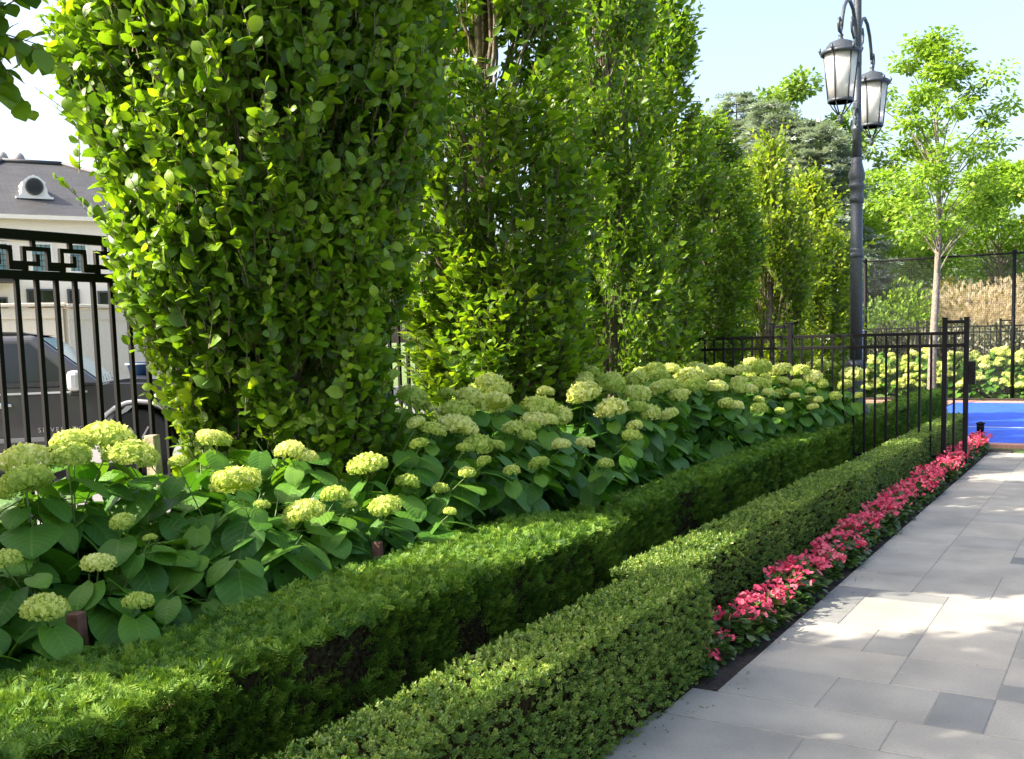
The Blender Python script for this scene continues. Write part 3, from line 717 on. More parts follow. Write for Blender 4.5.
def greek_railing():
    X = -5.3; y0, y1 = -.6, 9.6; root = empty('iron_railing', (X, (y0 + y1) / 2, 0)); oy = (y0 + y1) / 2
    tag(root, 'black iron railing with a key pattern band along the top, in front of the car', 'railing')
    for z, t in ((2.185, .055), (1.965, .05), (.14, .05)):
        b = MB(); b.box((0, 0, z), (.05, y1 - y0, t), bev=.005); b.build('rail', MAT['black_metal'], root)
    pk = MB(); pk.box((0, 0, 1.03), (.026, .026, 1.83), bev=.003); me = pk.mesh('picket')
    sp = .121; n = int((y1 - y0) / sp)
    for i in range(n): link('picket', me, MAT['black_metal'], root, (0, y0 + .06 + i * sp - oy, 0))
    pb = MB(); pb.box((0, 0, 1.12), (.075, .075, 2.26), bev=.005); pb.lathe([(.05, 2.25), (.055, 2.27), (.02, 2.30), (.035, 2.33), (0.0, 2.37)], 14); pm = pb.mesh('post')
    for y in (y0, 2.12 - .6, y1): link('post', pm, MAT['black_metal'], root, (0, y - oy, 0))
    # one key unit, heights from 1.99 to 2.1575
    b = MB(); T = .023; zt, zb = 2.1575, 1.99; H = zt - zb; W = .232
    def seg(u0, v0, u1, v1):
        ya, yb = u0 * W, u1 * W; za, zb_ = zt - v0 * H, zt - v1 * H
        b.box((0, (ya + yb) / 2, (za + zb_) / 2), (T, abs(yb - ya) + T if u0 != u1 else T, abs(zb_ - za) + T if v0 != v1 else T))
    for k, q in enumerate([(.62, 0, .62, .2), (.36, .27, 1.0, .27), (.36, .40, .36, .62), (.04, .76, .70, .76), (.70, .52, .70, .66), (1.0, .40, 1.0, .9), (1.12, .9, 1.30, .9), (.38, .86, .38, 1.0)]):
        b.mi = 0; T = .023 + .0004 * k; seg(*q)
    km = b.mesh('key_ornament')
    for i in range(int((y1 - y0 - .3) / W)): link('key_ornament', km, MAT['black_metal'], root, (0, y0 + .08 + i * W - oy, 0))
greek_railing()

# net fence round the court
def net_mat():
    m, t, b = new_mat('black_net'); L = t.links
    tc = t.nodes.new('ShaderNodeTexCoord'); sx = t.nodes.new('ShaderNodeSeparateXYZ'); L.new(tc.outputs['Object'], sx.inputs[0])
    def cells(s):
        a = t.nodes.new('ShaderNodeMath'); a.operation = 'MULTIPLY'; a.inputs[1].default_value = 26; L.new(s, a.inputs[0])
        f = t.nodes.new('ShaderNodeMath'); f.operation = 'FRACT'; L.new(a.outputs[0], f.inputs[0])
        l = t.nodes.new('ShaderNodeMath'); l.operation = 'LESS_THAN'; l.inputs[1].default_value = .085; L.new(f.outputs[0], l.inputs[0]); return l.outputs[0]
    add = t.nodes.new('ShaderNodeMath'); add.operation = 'ADD'; L.new(sx.outputs[0], add.inputs[0]); L.new(sx.outputs[1], add.inputs[1])
    mx = t.nodes.new('ShaderNodeMath'); mx.operation = 'MAXIMUM'; L.new(cells(add.outputs[0]), mx.inputs[0]); L.new(cells(sx.outputs[2]), mx.inputs[1])
    b.inputs['Base Color'].default_value = (.03, .03, .03, 1); L.new(mx.outputs[0], b.inputs['Alpha'])
    return m
def net_fence():
    root = empty('net_fence', (-5.1, 23.0, 0)); tag(root, 'tall black net fence on thin posts around the blue court', 'net fence'); o = Vector((-5.1, 23.0, 0))
    pb = MB(); pb.tube([(0, 0, -.02), (0, 0, 3.0)], .038, 10); pb.lathe([(.045, 2.98), (.045, 3.01), (.0, 3.04)], 10); pm = pb.mesh('post')
    for p in ((-5.1, 23.0), (-2.19, 23.0), (.72, 23.0), (3.6, 23.0), (-5.1, 20.25)): link('post', pm, MAT['black_metal'], root, Vector((*p, 0)) - o)
    b = MB(); b.tube([(0, 0, 2.96), (8.7, 0, 2.96)], .022, 8); b.build('rail', MAT['black_metal'], root)
    b = MB(); b.tube([(0, 0, 2.958), (0, -2.75, 2.958)], .022, 8); b.build('rail', MAT['black_metal'], root)
    m = net_mat()
    b = MB(); b.quad((0, 0, .05), (8.7, 0, .05), (8.7, 0, 2.95), (0, 0, 2.95)); b.build('net', m, root)
    b = MB(); b.quad((0, 0, .05), (0, -2.75, .05), (0, -2.75, 2.95), (0, 0, 2.95)); b.build('net', m, root)
net_fence()

# ================================================================== LAMP POST
def lamp_post():
    root = empty('lamp_post', (-2.99, 13.0, 0)); tag(root, 'grey cast iron lamp post with two hanging glass lanterns, behind the picket fence', 'street lamp')
    m = MAT['lamp_metal']
    b = MB(); b.lathe([(.20, -.02), (.20, .10), (.17, .14), (.16, .5), (.17, .55), (.12, .62), (.105, 1.05), (.125, 1.08), (.125, 1.12), (.09, 1.16)], 24); b.build('base', m, root)
    b = MB(); b.lathe([(.078, 1.14), (.074, 2.44), (.070, 3.1)], 20); b.build('pole', m, root)
    b = MB(); b.lathe([(.076, 2.40), (.088, 2.42), (.088, 2.45), (.08, 2.47), (.088, 2.49), (.076, 2.52)], 20); b.build('collar', m, root)
    b = MB(); b.lathe([(.071, 3.06), (.086, 3.09), (.086, 3.12), (.074, 3.15), (.078, 3.22), (.096, 3.25), (.096, 3.28), (.080, 3.30), (.094, 3.34), (.098, 3.40), (.078, 3.48), (.064, 3.54), (.060, 3.60)], 22); b.build('ornament', m, root)
    b = MB(); b.lathe([(.058, 3.58), (.054, 3.9), (.07, 3.92), (.07, 3.95), (.052, 3.98), (.046, 5.6), (.05, 5.65), (.03, 5.7), (.045, 5.78), (0, 5.9)], 18); b.build('upper_pole', m, root)
    glass, gt, gb = new_mat('frosted_lantern_glass')
    gb.inputs['Base Color'].default_value = (.82, .80, .76, 1); gb.inputs['Roughness'].default_value = .35; gb.inputs['Transmission Weight'].default_value = .35; gb.inputs['Alpha'].default_value = .9
    ang = math.atan2(-1.03, -.02)          # the arms lie almost along the sight line
    view = np.array([math.sin(R(-13)), math.cos(R(-13))]); lat = np.array([math.cos(R(-13)), -math.sin(R(-13))])
    for s in (-1, 1):
        d = unit((view * .80 + lat * .17)[None])[0] * s; dz = Vector((d[0], d[1], 0)); up = Vector((0, 0, 1))
        def q(r_, z): return dz * r_ + up * z
        b = MB()
        arc = [(.05, 4.80), (.07, 4.98), (.12, 5.14), (.24, 5.28), (.40, 5.33), (.56, 5.30), (.70, 5.19), (.79, 5.04), (.83, 4.93)]
        b.tube([q(*p) for p in arc], [.026, .024, .024, .022, .022, .021, .021, .02, .02], 8)
        sc_ = [(.83, 4.93), (.87, 4.87), (.93, 4.87), (.97, 4.92), (.96, 4.99), (.92, 5.01), (.90, 4.98)]
        b.tube([q(*p) for p in sc_], [.02, .018, .018, .018, .017, .02, .022], 8)
        inn = [(.10, 5.0), (.20, 4.96), (.30, 5.02), (.33, 5.12), (.28, 5.18), (.22, 5.15), (.23, 5.09)]
        b.tube([q(*p) for p in inn], .015, 6)
        b.box(q(.058, 4.78), (.07, .07, .16), bev=.01); b.build('arm', m, root)
        b = MB(); b.box(q(.075, 4.20), (.06, .06, .08), bev=.01)
        b.tube([q(.09, 4.26), q(.09, 4.04)], .014, 8); b.lathe([(.0, 3.96), (.02, 3.99), (.012, 4.02), (.022, 4.05), (.014, 4.08)], 10, q(.09, 0))
        b.build('bracket', m, root)
        c = q(.86, 0)
        ln = MB(); ln.lathe([(.0, 3.86), (.022, 3.88), (.03, 3.91), (.018, 3.935), (.032, 3.95), (.014, 3.965)], 14, c)
        lan = ln.build('lantern', m, root)
        fr = MB(); fr.lathe([(.130, 4.10), (.143, 4.10), (.143, 4.135), (.126, 4.135), (.130, 4.10)], 28, c)
        fr.lathe([(.185, 4.625), (.222, 4.625), (.226, 4.655), (.19, 4.68)], 32, c)
        for k in range(6):
            a = k * math.pi / 3 + .35; e = Vector((math.cos(a), math.sin(a), 0))
            fr.tube([c + e * .136 + up * 4.11, c + e * .190 + up * 4.64], .009, 6)
            fr.tube([c + e * .132 + up * 4.11, c + e * .09 + up * 4.04, c + e * .03 + up * 3.965], .008, 6)
            fr.tube([c + e * .218 + up * 4.64, c + e * .232 + up * 4.68, c + e * .222 + up * 4.71], [.014, .018, .004], 6)
        fr.build('frame', m, lan)
        gl = MB(); gl.lathe([(.127, 4.13), (.185, 4.63)], 28, c); gl.build('glass', glass, lan)
        rf = MB(); rf.lathe([(.20, 4.675), (.168, 4.68), (.160, 4.72), (.14, 4.725), (.13, 4.755), (.08, 4.775), (.035, 4.79), (.022, 4.82), (.032, 4.835), (.016, 4.86), (.016, 4.90)], 24, c)
        rf.build('lantern_roof', m, lan)
lamp_post()

# ================================================================== STAKES, LIGHT, SMALL PLANTS
def stake(label, x, y, h, t, mat, rz=.3):
    b = MB(); b.box((0, 0, h / 2 - .05), (t, t, h + .1), bev=.004); o = b.build('wooden_stake', mat, None, (x, y, 0)); o.rotation_euler = (R(1.5), R(-1), rz); tag(o, label, 'stake')
stake('pale timber stake standing behind the yellow hydrangea heads, right of the car', -4.72, 3.86, 1.06, .062, MAT['stake_pale'])
stake('reddish brown stake at the foot of the nearest hydrangeas', -3.2, 2.24, .62, .05, MAT['stake_brown'])
stake('short brown stake at the right end of the near hydrangea clump', -3.2, 3.92, .56, .045, MAT['stake_brown'])
b = MB(); b.lathe([(.035, -.02), (.035, .20), (.045, .205), (.045, .29), (.03, .30)], 14); b.lathe([(.055, .29), (.055, .305), (.0, .325)], 14)
tag(b.build('path_light', MAT['black_metal'], None, (-1.70, 14.12, 0)), 'small black path light at the far end of the pink flowers, by the blue court', 'path light')

# pink begonias along the pavement
RND = Tpl([(0, 0, 0), (-.38, .22, .05), (-.46, .6, .02), (0, .98, -.08), (.46, .6, .02), (.38, .22, .05), (0, .5, -.06)], [(0, 6, 1), (1, 6, 2), (2, 6, 3), (3, 6, 4), (4, 6, 5), (5, 6, 0)])
def begonia_mesh(seed, n=190):
    g = np.random.default_rng(seed); cl = Cloud()
    d = rvec(n); d[:, 2] = np.abs(d[:, 2]); P = d * np.array([.10, .115, .14]) * g.uniform(.45, 1, n)[:, None] + np.array([0, 0, .03])
    X, Y, Z = frames(d * np.array([1, 1, .3]) + rvec(n) * .5, d * .6 + np.array([0, 0, .8]) + rvec(n) * .3)
    cl.add(RND, P, X, Y, Z, .045 * g.uniform(.7, 1.25, n), np.clip(.45 + g.normal(0, .2, n), 0, 1)); return cl.mesh('begonia_foliage')
def blossom_mesh(seed, n=7):
    g = np.random.default_rng(seed); cl = Cloud(); v = []; f = []
    for q in range(4):
        a = q * math.pi / 2; c, s_ = math.cos(a), math.sin(a); wv = 1.0 if q % 2 == 0 else .65; k = len(v)
        for px, py, pz in ((0, 0, -.08), (-.55 * wv, .40, .06), (-.48 * wv, .85 * wv + .05, .10), (0, 1.0 * wv, .05), (.48 * wv, .85 * wv + .05, .10), (.55 * wv, .40, .06)):
            v.append((px * c - py * s_, px * s_ + py * c, pz))
        f.append(tuple(range(k, k + 6)))
    P = rvec(n) * np.array([.030, .030, .018]); N = unit(P * 14 + np.array([.35, -.3, .8]) + rvec(n) * .35); X, Y, Z = frames(rvec(n), N)
    cl.add(Tpl(v, f), P, X, Y, Z, .0140 * g.uniform(.7, 1.25, n), np.clip(.45 + g.normal(0, .25, n), 0, 1), 0, False)
    return cl.mesh('blossom')
BF = [begonia_mesh(i) for i in range(4)]; BB = [blossom_mesh(i + 30, 6) for i in range(4)]
for me in BF: me.materials.append(MAT['beg_leaf'])
for me in BB: me.materials.append(MAT['beg_petal'])
y = 4.26; k = 0; gb_ = random.Random(3)
while y < 13.9:
    root = empty('begonia', (-1.665 + gb_.uniform(-.035, .035), y, -.01), gb_.uniform(0, 6.28)); far_ = k > 30
    near = k < 2; s = gb_.uniform(.72, .85) if near else gb_.uniform(.92, 1.2); root.scale = (s, s, s)
    tag(root, 'sparse coral begonia at the near corner of the flower strip' if k == 0 else ('thin begonia second from the near corner of the flower strip' if k == 1 else 'bushy pink begonia in the dense row between box hedge and pavement edge'), 'begonia', 'pink begonias along the pavement')
    link('foliage', BF[k % 4], None, root)
    for j in range(6 if near else 14):
        a = gb_.uniform(0, 6.28); q = math.sqrt(gb_.random()) * .125; z = .19 - 3.2 * q * q + gb_.uniform(-.015, .02)
        o = link('blossom', BB[gb_.randrange(4)], None, root, (q * math.cos(a), q * math.sin(a), max(.05, z))); o.rotation_euler = (gb_.uniform(-.4, .4), gb_.uniform(-.4, .4), gb_.uniform(0, 6)); e = gb_.uniform(.8, 1.25); o.scale = (e, e, e)
    y += gb_.uniform(.19, .235) if k > 1 else .26; k += 1

# silver-leaved shrub and small conifer at the foot of the trees
MAT['silver'] = leaf_mat('silver_leaf', [(.14, .20, .10), (.26, .32, .18), (.40, .44, .28)], .3, (1.1, 1.1, .8), .6, .3)
def small_shrub(name, label, cat, loc, dims, n, leaf, tpl, mat, upw, seed, stems=12):
    g = np.random.default_rng(seed); root = empty(name, loc); tag(root, label, cat); cl = Cloud(); nz = Noise(seed, 4)
    d = rvec(n); d[:, 2] = np.abs(d[:, 2]); rr = g.uniform(.35, 1, n) * (1 + .2 * nz(d)); P = d * np.array(dims) * rr[:, None]
    X, Y, Z = frames(d + np.array([0, 0, upw]) + rvec(n) * .5, d * .5 + np.array([0, 0, .6]) + rvec(n) * .5)
    cl.add(tpl, P, X, Y, Z, leaf * g.uniform(.7, 1.25, n), np.clip(.5 + g.normal(0, .2, n), 0, 1)); cl.build('foliage', mat, root)
    st = Cloud(); dd = rvec(stems); dd[:, 2] = np.abs(dd[:, 2]) + .5; e = unit(dd) * np.array(dims) * .85
    tubes_into(st, np.stack([e * 0, e * .5 + np.array([0, 0, .05]), e], 1), np.array([[.008, .006, .003]]), 4); st.build('stems', MAT['wood_twig'], root)
small_shrub('silver_shrub', 'pale silver-leaved shrub between the hydrangeas and the bare stems', 'shrub', (-4.35, 6.05, 0), (.42, .42, 1.22), 700, .075, OV2, MAT['silver'], .6, 5)
small_shrub('small_conifer', 'dense bright green conifer at the foot of the second hornbeam', 'conifer', (-4.35, 7.95, 0), (.36, .36, 1.75), 5200, .085, YSL[0], MAT['yew'], 1.2, 6)

# ================================================================== BACKGROUND TREES AND SHRUBS
def lm(n, a, b_, c, tr=.4, clump=.35, cs=.8): return leaf_mat(n, [a, b_, c], tr, (1.25, 1.25, .5), .5, .3, clump, cs)
MAT['spring_green'] = lm('spring_green_leaf', (.10, .19, .02), (.20, .34, .03), (.34, .48, .06))
MAT['mid_green'] = lm('mid_green_leaf', (.09, .17, .03), (.17, .28, .05), (.28, .40, .09))
MAT['deep_green'] = lm('deep_green_leaf', (.03, .06, .015), (.06, .11, .025), (.11, .17, .04))
MAT['spruce'] = lm('spruce_needle', (.17, .23, .18), (.30, .37, .30), (.44, .50, .44), .15)
MAT['gold'] = lm('golden_leaf', (.28, .26, .02), (.45, .40, .03), (.6, .5, .06))
MAT['smoke'] = lm('beige_plume', (.36, .28, .18), (.50, .41, .28), (.60, .51, .38), .3)
MAT['speckle'] = lm('variegated_leaf', (.03, .045, .02), (.10, .12, .06), (.50, .48, .36), .2, .5, 6)
def crown_tree(name, label, x, y, H, z0, rad, n, leaf, mat, seed, trunk=.09, limb=.32, blobs=26, blob_r=.34, taper=.5, group=None, cat='tree', tpl=RH, fill=.45, bark='bark', lean=0.0, airy=False):
    """trunk, limbs to each leaf mass, and a crown of separate leaf masses"""
    g = np.random.default_rng(seed); root = empty(name, (x, y, 0)); tag(root, label, cat, group)
    tr = Cloud(); zz = np.linspace(-.03, H * .93, 12); tp = np.stack([.05 * np.sin(zz * .9 + seed) + lean * zz, .05 * np.cos(zz * .8 + seed), zz], 1)
    tubes_into(tr, tp[None], np.linspace(trunk, trunk * .14, 12)[None], 10); tr.build('trunk', MAT[bark], root)
    hz = (np.arange(blobs) + g.uniform(0, 1, blobs)) / blobs; th = g.uniform(0, 6.283, blobs)
    env = np.sin(np.pi * np.clip(.12 + .86 * hz, 0, 1)) ** taper * rad
    rr = env * np.sqrt(g.uniform(.12, 1, blobs)) * .82
    cz = z0 + (H - z0) * hz * .93 + .1; cx = np.interp(cz, zz, tp[:, 0])
    C = np.stack([cx + np.cos(th) * rr, np.sin(th) * rr, cz], 1)
    lb = Cloud(); t = np.linspace(0, 1, 6)
    zs_ = np.maximum(z0 * .8, cz - rr * g.uniform(.35, .9, blobs)); zs_ = zs_ * g.uniform(.8, 1.0, blobs); S = np.stack([np.interp(zs_, zz, tp[:, 0]), np.interp(zs_, zz, tp[:, 1]), zs_], 1)
    LP = S[:, None] + (C - S)[:, None] * t[None, :, None]; LP[:, :, 2] += (.12 * np.sin(t * np.pi))[None] * rr[:, None]
    tubes_into(lb, LP, np.linspace(trunk * limb, trunk * .06, 6)[None], 5); lb.build('branches', MAT[bark], root)
    cl = Cloud(); k = g.integers(0, blobs, n); br = rad * blob_r * g.uniform(.65, 1.25, blobs) * (1 - .45 * hz)
    d = rvec(n); q = g.uniform(fill, 1.0, n) ** .6; nz = Noise(seed, 3.2 / max(rad, .3))
    P = C[k] + d * (br[k] * q)[:, None] * np.array([1, 1, .55 if airy else .8]) 
    P += d * (.25 * br[k] * nz(P))[:, None]
    X, Y, Z = frames(d * np.array([1, 1, .3]) + np.array([0, 0, -.25]) + rvec(n) * .6, d * .5 + np.array([0, 0, .8]) + rvec(n) * .5)
    cl.add(tpl, P, X, Y, Z, leaf * g.uniform(.65, 1.3, n), np.clip(.5 + g.normal(0, .18, n), 0, 1)); cl.build('crown', MAT[mat], root)
    return root
LOC = leaf_tpl  # feathery compound leaf
def feather():
    v = []; f = []
    for i in range(5):
        t = .15 + .8 * i / 5
        for s in (-1, 1):
            d = np.array([s * .9, .45, -.1]); d /= np.linalg.norm(d); L = .34 * (1 - .3 * t); p = np.array([0, t, -.1 * t * t]); n_ = np.array([.3 * 1, .8, 0]) * .055; k = len(v)
            v += [p, p + d * L * .5 + n_, p + d * L, p + d * L * .5 - n_]; f.append((k, k + 1, k + 2, k + 3))
    return Tpl(v, f)
FE = feather()
BT = 'trees beyond the court'
crown_tree('honey_locust', 'tall airy young tree with pale slender trunk standing behind the blue court', -3.64, 22.75, 7.6, 3.3, 2.05, 11500, .11, 'spring_green', 61, trunk=.095, limb=.17, blobs=60, blob_r=.27, taper=.72, group=BT, tpl=RH, fill=.05, airy=True, bark='stake_pale_bark' if 'stake_pale_bark' in MAT else 'bark')
def spruce(label, x, y, H, rad, seed, n=34):
    g = np.random.default_rng(seed); root = empty('spruce', (x, y, 0)); tag(root, label, 'conifer', BT)
    tr = Cloud(); tubes_into(tr, np.array([[[0, 0, -.03], [0, 0, H * .5], [0, 0, H]]]), np.array([[.16, .09, .012]]), 8); tr.build('trunk', MAT['bark'], root)
    br = Cloud(); cl = Cloud(); P = []; D = []
    for z in np.arange(.5, H - .05, .24):
        R_ = rad * (1 - z / H) ** .55 + .05; m = int(7 + 8 * (1 - z / H))
        for a in g.uniform(0, 6.28, m):
            L = R_ * g.uniform(.75, 1.12); e = np.array([math.cos(a), math.sin(a), 0]); t = np.linspace(0, 1, 5)
            B = np.array([0, 0, z]) + e * (L * t)[:, None] + np.array([0, 0, 1.]) * (.10 * L * t - .32 * L * t ** 2 + .22 * L * t ** 3)[:, None]
            tubes_into(br, B[None], np.linspace(.016, .004, 5)[None], 3)
            nn = max(5, int(L * n)); tt = g.uniform(.12, 1, nn); p = np.stack([np.interp(tt, t, B[:, i]) for i in range(3)], 1)
            s = np.cross(e, [0, 0, 1]) * g.choice([-1, 1], nn)[:, None] * g.uniform(.1, .9, nn)[:, None]
            P.append(p); D.append(unit(e + s + np.array([0, 0, -.15]) + g.normal(0, .2, (nn, 3))))
    P = np.concatenate(P); D = np.concatenate(D); m = len(P); X, Y, Z = frames(D, np.array([0, 0, 1.]) + rvec(m) * .5)
    cl.add(YSL[0], P, X, Y, Z, .42 * g.uniform(.6, 1.2, m), np.clip(.5 + g.normal(0, .2, m), 0, 1), 0, False)
    br.build('branches', MAT['bark'], root); cl.build('crown', MAT['spruce'], root)
def at_depth(px, py, D): 
    p = np.array([0, 0, EYE]) + D * ray(px, py); return p
for (lab, px, D, H, rad, sd_) in (('blue-green spruce behind the short columnar hornbeam', 774, 31, 8.4, 2.6, 71), ('grey-green spruce just left of the lamp post', 820, 30, 7.6, 2.4, 72), ('grey spruce close beside the bright hornbeam crown', 738, 33, 9.0, 2.4, 73)):
    p = at_depth(px, 330, D); spruce(lab, p[0], p[1], H, rad, sd_)
for (lab, px, D, H, z0, rad, n, leaf, mat, sd_) in (
    ('light green poplar rising behind the spruces', 778, 40, 11.6, 2.5, 3.2, 10000, .22, 'mid_green', 81), ('lower light green poplar between spruce and lamp post', 838, 41, 10.2, 2.5, 2.8, 8000, .22, 'mid_green', 82),
    ('bright spring green tree directly behind the lamp post', 884, 33, 6.4, 1.6, 2.9, 12000, .17, 'spring_green', 83), ('broad spring green tree at the right picture edge', 1000, 34, 6.8, 3.4, 2.9, 11000, .17, 'spring_green', 84),
    ('small bright green tree left of the lamp post and behind the pickets', 818, 25, 4.6, .6, 1.5, 6000, .13, 'spring_green', 85), ('dark green tree far behind the slim trunk', 945, 44, 6.2, 1.0, 3.0, 4200, .22, 'deep_green', 86),
    ('dark green tree far behind the right net post', 1030, 46, 6.4, 1.0, 3.2, 4200, .22, 'deep_green', 87), ('dark green tree far behind the bright tree at the lamp', 862, 46, 7.0, 1.0, 3.2, 4200, .22, 'mid_green', 88),
    ('far green tree seen between the two brightest hornbeams', 640, 44, 7.4, .8, 3.4, 4200, .22, 'mid_green', 89), ('far green tree behind the fence end hornbeam', 705, 42, 6.6, .6, 3.0, 4000, .22, 'deep_green', 90),
    ('far green tree behind the bare stems of the second hornbeam', 470, 46, 5.8, .8, 3.2, 3600, .22, 'mid_green', 91), ('far green tree behind the dark narrow hornbeam', 555, 45, 6.2, .8, 3.2, 3600, .22, 'deep_green', 92),
    ('far tree beyond the right picture edge tree', 1085, 34, 6.5, 1.0, 2.8, 4200, .18, 'mid_green', 93), ('far green tree filling the gap left of the spruces', 755, 47, 6.6, .6, 3.0, 3800, .22, 'deep_green', 94)):
    p = at_depth(px, 330, D); crown_tree('broadleaf_tree', lab, p[0], p[1], H, z0, rad, n, leaf, mat, sd_, trunk=.13, group=BT, tpl=OV2 if D < 33 else RH, fill=.3)
def shrub_mass(name, label, cat, x, y, dims, n, leaf, mat, seed, tpl=RH, group=None):
    g = np.random.default_rng(seed); root = empty(name, (x, y, 0)); tag(root, label, cat, group); cl = Cloud(); nz = Noise(seed, 2.5)
    d = rvec(n); d[:, 2] = np.abs(d[:, 2]); q = g.uniform(.6, 1, n); P = d * np.array(dims) * (q * (1 + .16 * nz(d * 1.5)))[:, None]
    X, Y, Z = frames(d + np.array([0, 0, .2]) + rvec(n) * .7, d + rvec(n) * .5); cl.add(tpl, P, X, Y, Z, leaf * g.uniform(.6, 1.3, n), np.clip(.5 + g.normal(0, .22, n), 0, 1)); cl.build('foliage', MAT[mat], root)
    st = Cloud(); e = unit(rvec(14) * np.array([1, 1, .3]) + np.array([0, 0, .7])) * np.array(dims) * .8; tubes_into(st, np.stack([e * 0, e * .5, e], 1), np.array([[.03, .02, .008]]), 5); st.build('stems', MAT['bark'], root)
p = at_depth(985, 330, 28.5); shrub_mass('smoke_bush', 'wide beige pink feathery shrub above the distant fence', 'shrub', p[0], p[1], (2.5, 1.4, 2.95), 9000, .16, 'smoke', 101, FE)
p = at_depth(905, 330, 28.5); shrub_mass('round_shrub', 'yellow-green rounded shrub left of the slim trunk above the distant fence', 'shrub', p[0], p[1], (1.15, 1.0, 2.7), 3600, .13, 'spring_green', 102)
p = at_depth(945, 330, 31); shrub_mass('golden_shrub', 'golden yellow shrub peeping out beside the slim trunk', 'shrub', p[0], p[1], (.7, .7, 3.35), 1800, .13, 'gold', 103)
p = at_depth(868, 330, 27.5); shrub_mass('round_shrub', 'green rounded shrub behind the lamp post foot', 'shrub', p[0], p[1], (1.3, 1.0, 2.3), 3200, .13, 'mid_green', 104)
for k, (px, lab) in enumerate(((930, 'dark variegated shrub behind the slim trunk and distant fence'), (972, 'dark variegated shrub above the gate latch behind the distant fence'), (1012, 'dark variegated shrub behind the right net post and distant fence'), (1055, 'dark variegated shrub at the right picture edge behind the distant fence'), (888, 'dark variegated shrub behind the left part of the distant fence'))):
    p = at_depth(px, 330, 25.6); shrub_mass('variegated_shrub', lab, 'shrub', p[0], 26.55 + .1 * (k % 2), (.85, .55, 1.62), 2200, .11, 'speckle', 110 + k, OV2, 'variegated shrubs behind the distant fence')

# stone gate pillar, grey wall and side fence left of the lamp
MAT['white_stone'] = plain('white_cast_stone', (.62, .60, .56), .8, bump=.2, scale=30, var=.1)
MAT['grey_render'] = plain('grey_render', (.30, .29, .28), .85, bump=.2, scale=30, var=.12)
root = empty('gate_pillar', (-5.42, 21.0, 0)); tag(root, 'white stone gate pillar with flat cap left of the lamp post', 'pillar')
b = MB(); b.box((0, 0, .85), (.20, .20, 1.74), bev=.01); b.box((0, 0, .12), (.26, .26, .26), bev=.01); b.build('shaft', MAT['white_stone'], root)
b = MB(); b.box((0, 0, 1.745), (.25, .25, .05), bev=.012); b.box((0, 0, 1.81), (.30, .30, .08), bev=.02); b.lathe([(.13, 1.85), (.08, 1.88), (0, 1.90)], 16); b.build('cap', MAT['white_stone'], root)
b = MB(); b.box((-5.02, 21.35, .74), (.52, .16, 1.5), bev=.01); b.box((-5.02, 21.35, 1.51), (.58, .22, .05), bev=.01); tag(b.build('garden_wall', MAT['grey_render']), 'short grey rendered wall between white pillar and lamp post', 'wall')
picket_fence('picket_fence', 'short black picket fence running left from the white gate pillar', 'black picket fences', -7.6, -5.62, 21.0, [-7.6, -6.6, -5.62], .115, 1.5)

# ================================================================== HOUSE, WALL AND CAR BEHIND THE RAILING
def slate_mat():
    m, t, b = new_mat('grey_slate'); L = t.links
    tc = t.nodes.new('ShaderNodeTexCoord'); br = t.nodes.new('ShaderNodeTexBrick'); L.new(tc.outputs['UV'], br.inputs['Vector'])
    br.inputs['Scale'].default_value = 1; br.inputs['Brick Width'].default_value = .28; br.inputs['Row Height'].default_value = .13; br.inputs['Mortar Size'].default_value = .012
    br.inputs['Color1'].default_value = (.034, .034, .034, 1); br.inputs['Color2'].default_value = (.055, .055, .055, 1); br.inputs['Mortar'].default_value = (.05, .05, .055, 1)
    n = t.nodes.new('ShaderNodeTexNoise'); n.inputs['Scale'].default_value = 1.2; L.new(tc.outputs['Object'], n.inputs['Vector'])
    mx = t.nodes.new('ShaderNodeMix'); mx.data_type = 'RGBA'; mx.blend_type = 'MULTIPLY'; mx.inputs['Factor'].default_value = .4; L.new(br.outputs[0], mx.inputs['A']); L.new(n.outputs['Fac'], mx.inputs['B'])
    L.new(mx.outputs['Result'], b.inputs['Base Color']); b.inputs['Roughness'].default_value = .6
    bp = t.nodes.new('ShaderNodeBump'); bp.inputs['Strength'].default_value = .4; bp.inputs['Distance'].default_value = .02; L.new(br.outputs['Fac'], bp.inputs['Height']); bp.invert = True; L.new(bp.outputs[0], b.inputs['Normal'])
    return m
MAT['slate'] = slate_mat()
MAT['cream'] = plain('cream_render', (.80, .76, .67), .8, bump=.08, scale=40, var=.05)
MAT['white_paint'] = plain('white_paint', (.78, .77, .73), .55)
MAT['wall_beige'] = plain('beige_wall_render', (.80, .71, .55), .85, bump=.1, scale=30, var=.06)
MAT['dark_glass'] = plain('dark_window_glass', (.015, .018, .02), .08, spec=.8)
MAT['teal_glass'] = plain('leaded_teal_glass', (.16, .30, .31), .15, spec=.7)
MAT['lead'] = plain('lead_strip', (.05, .055, .06), .6)
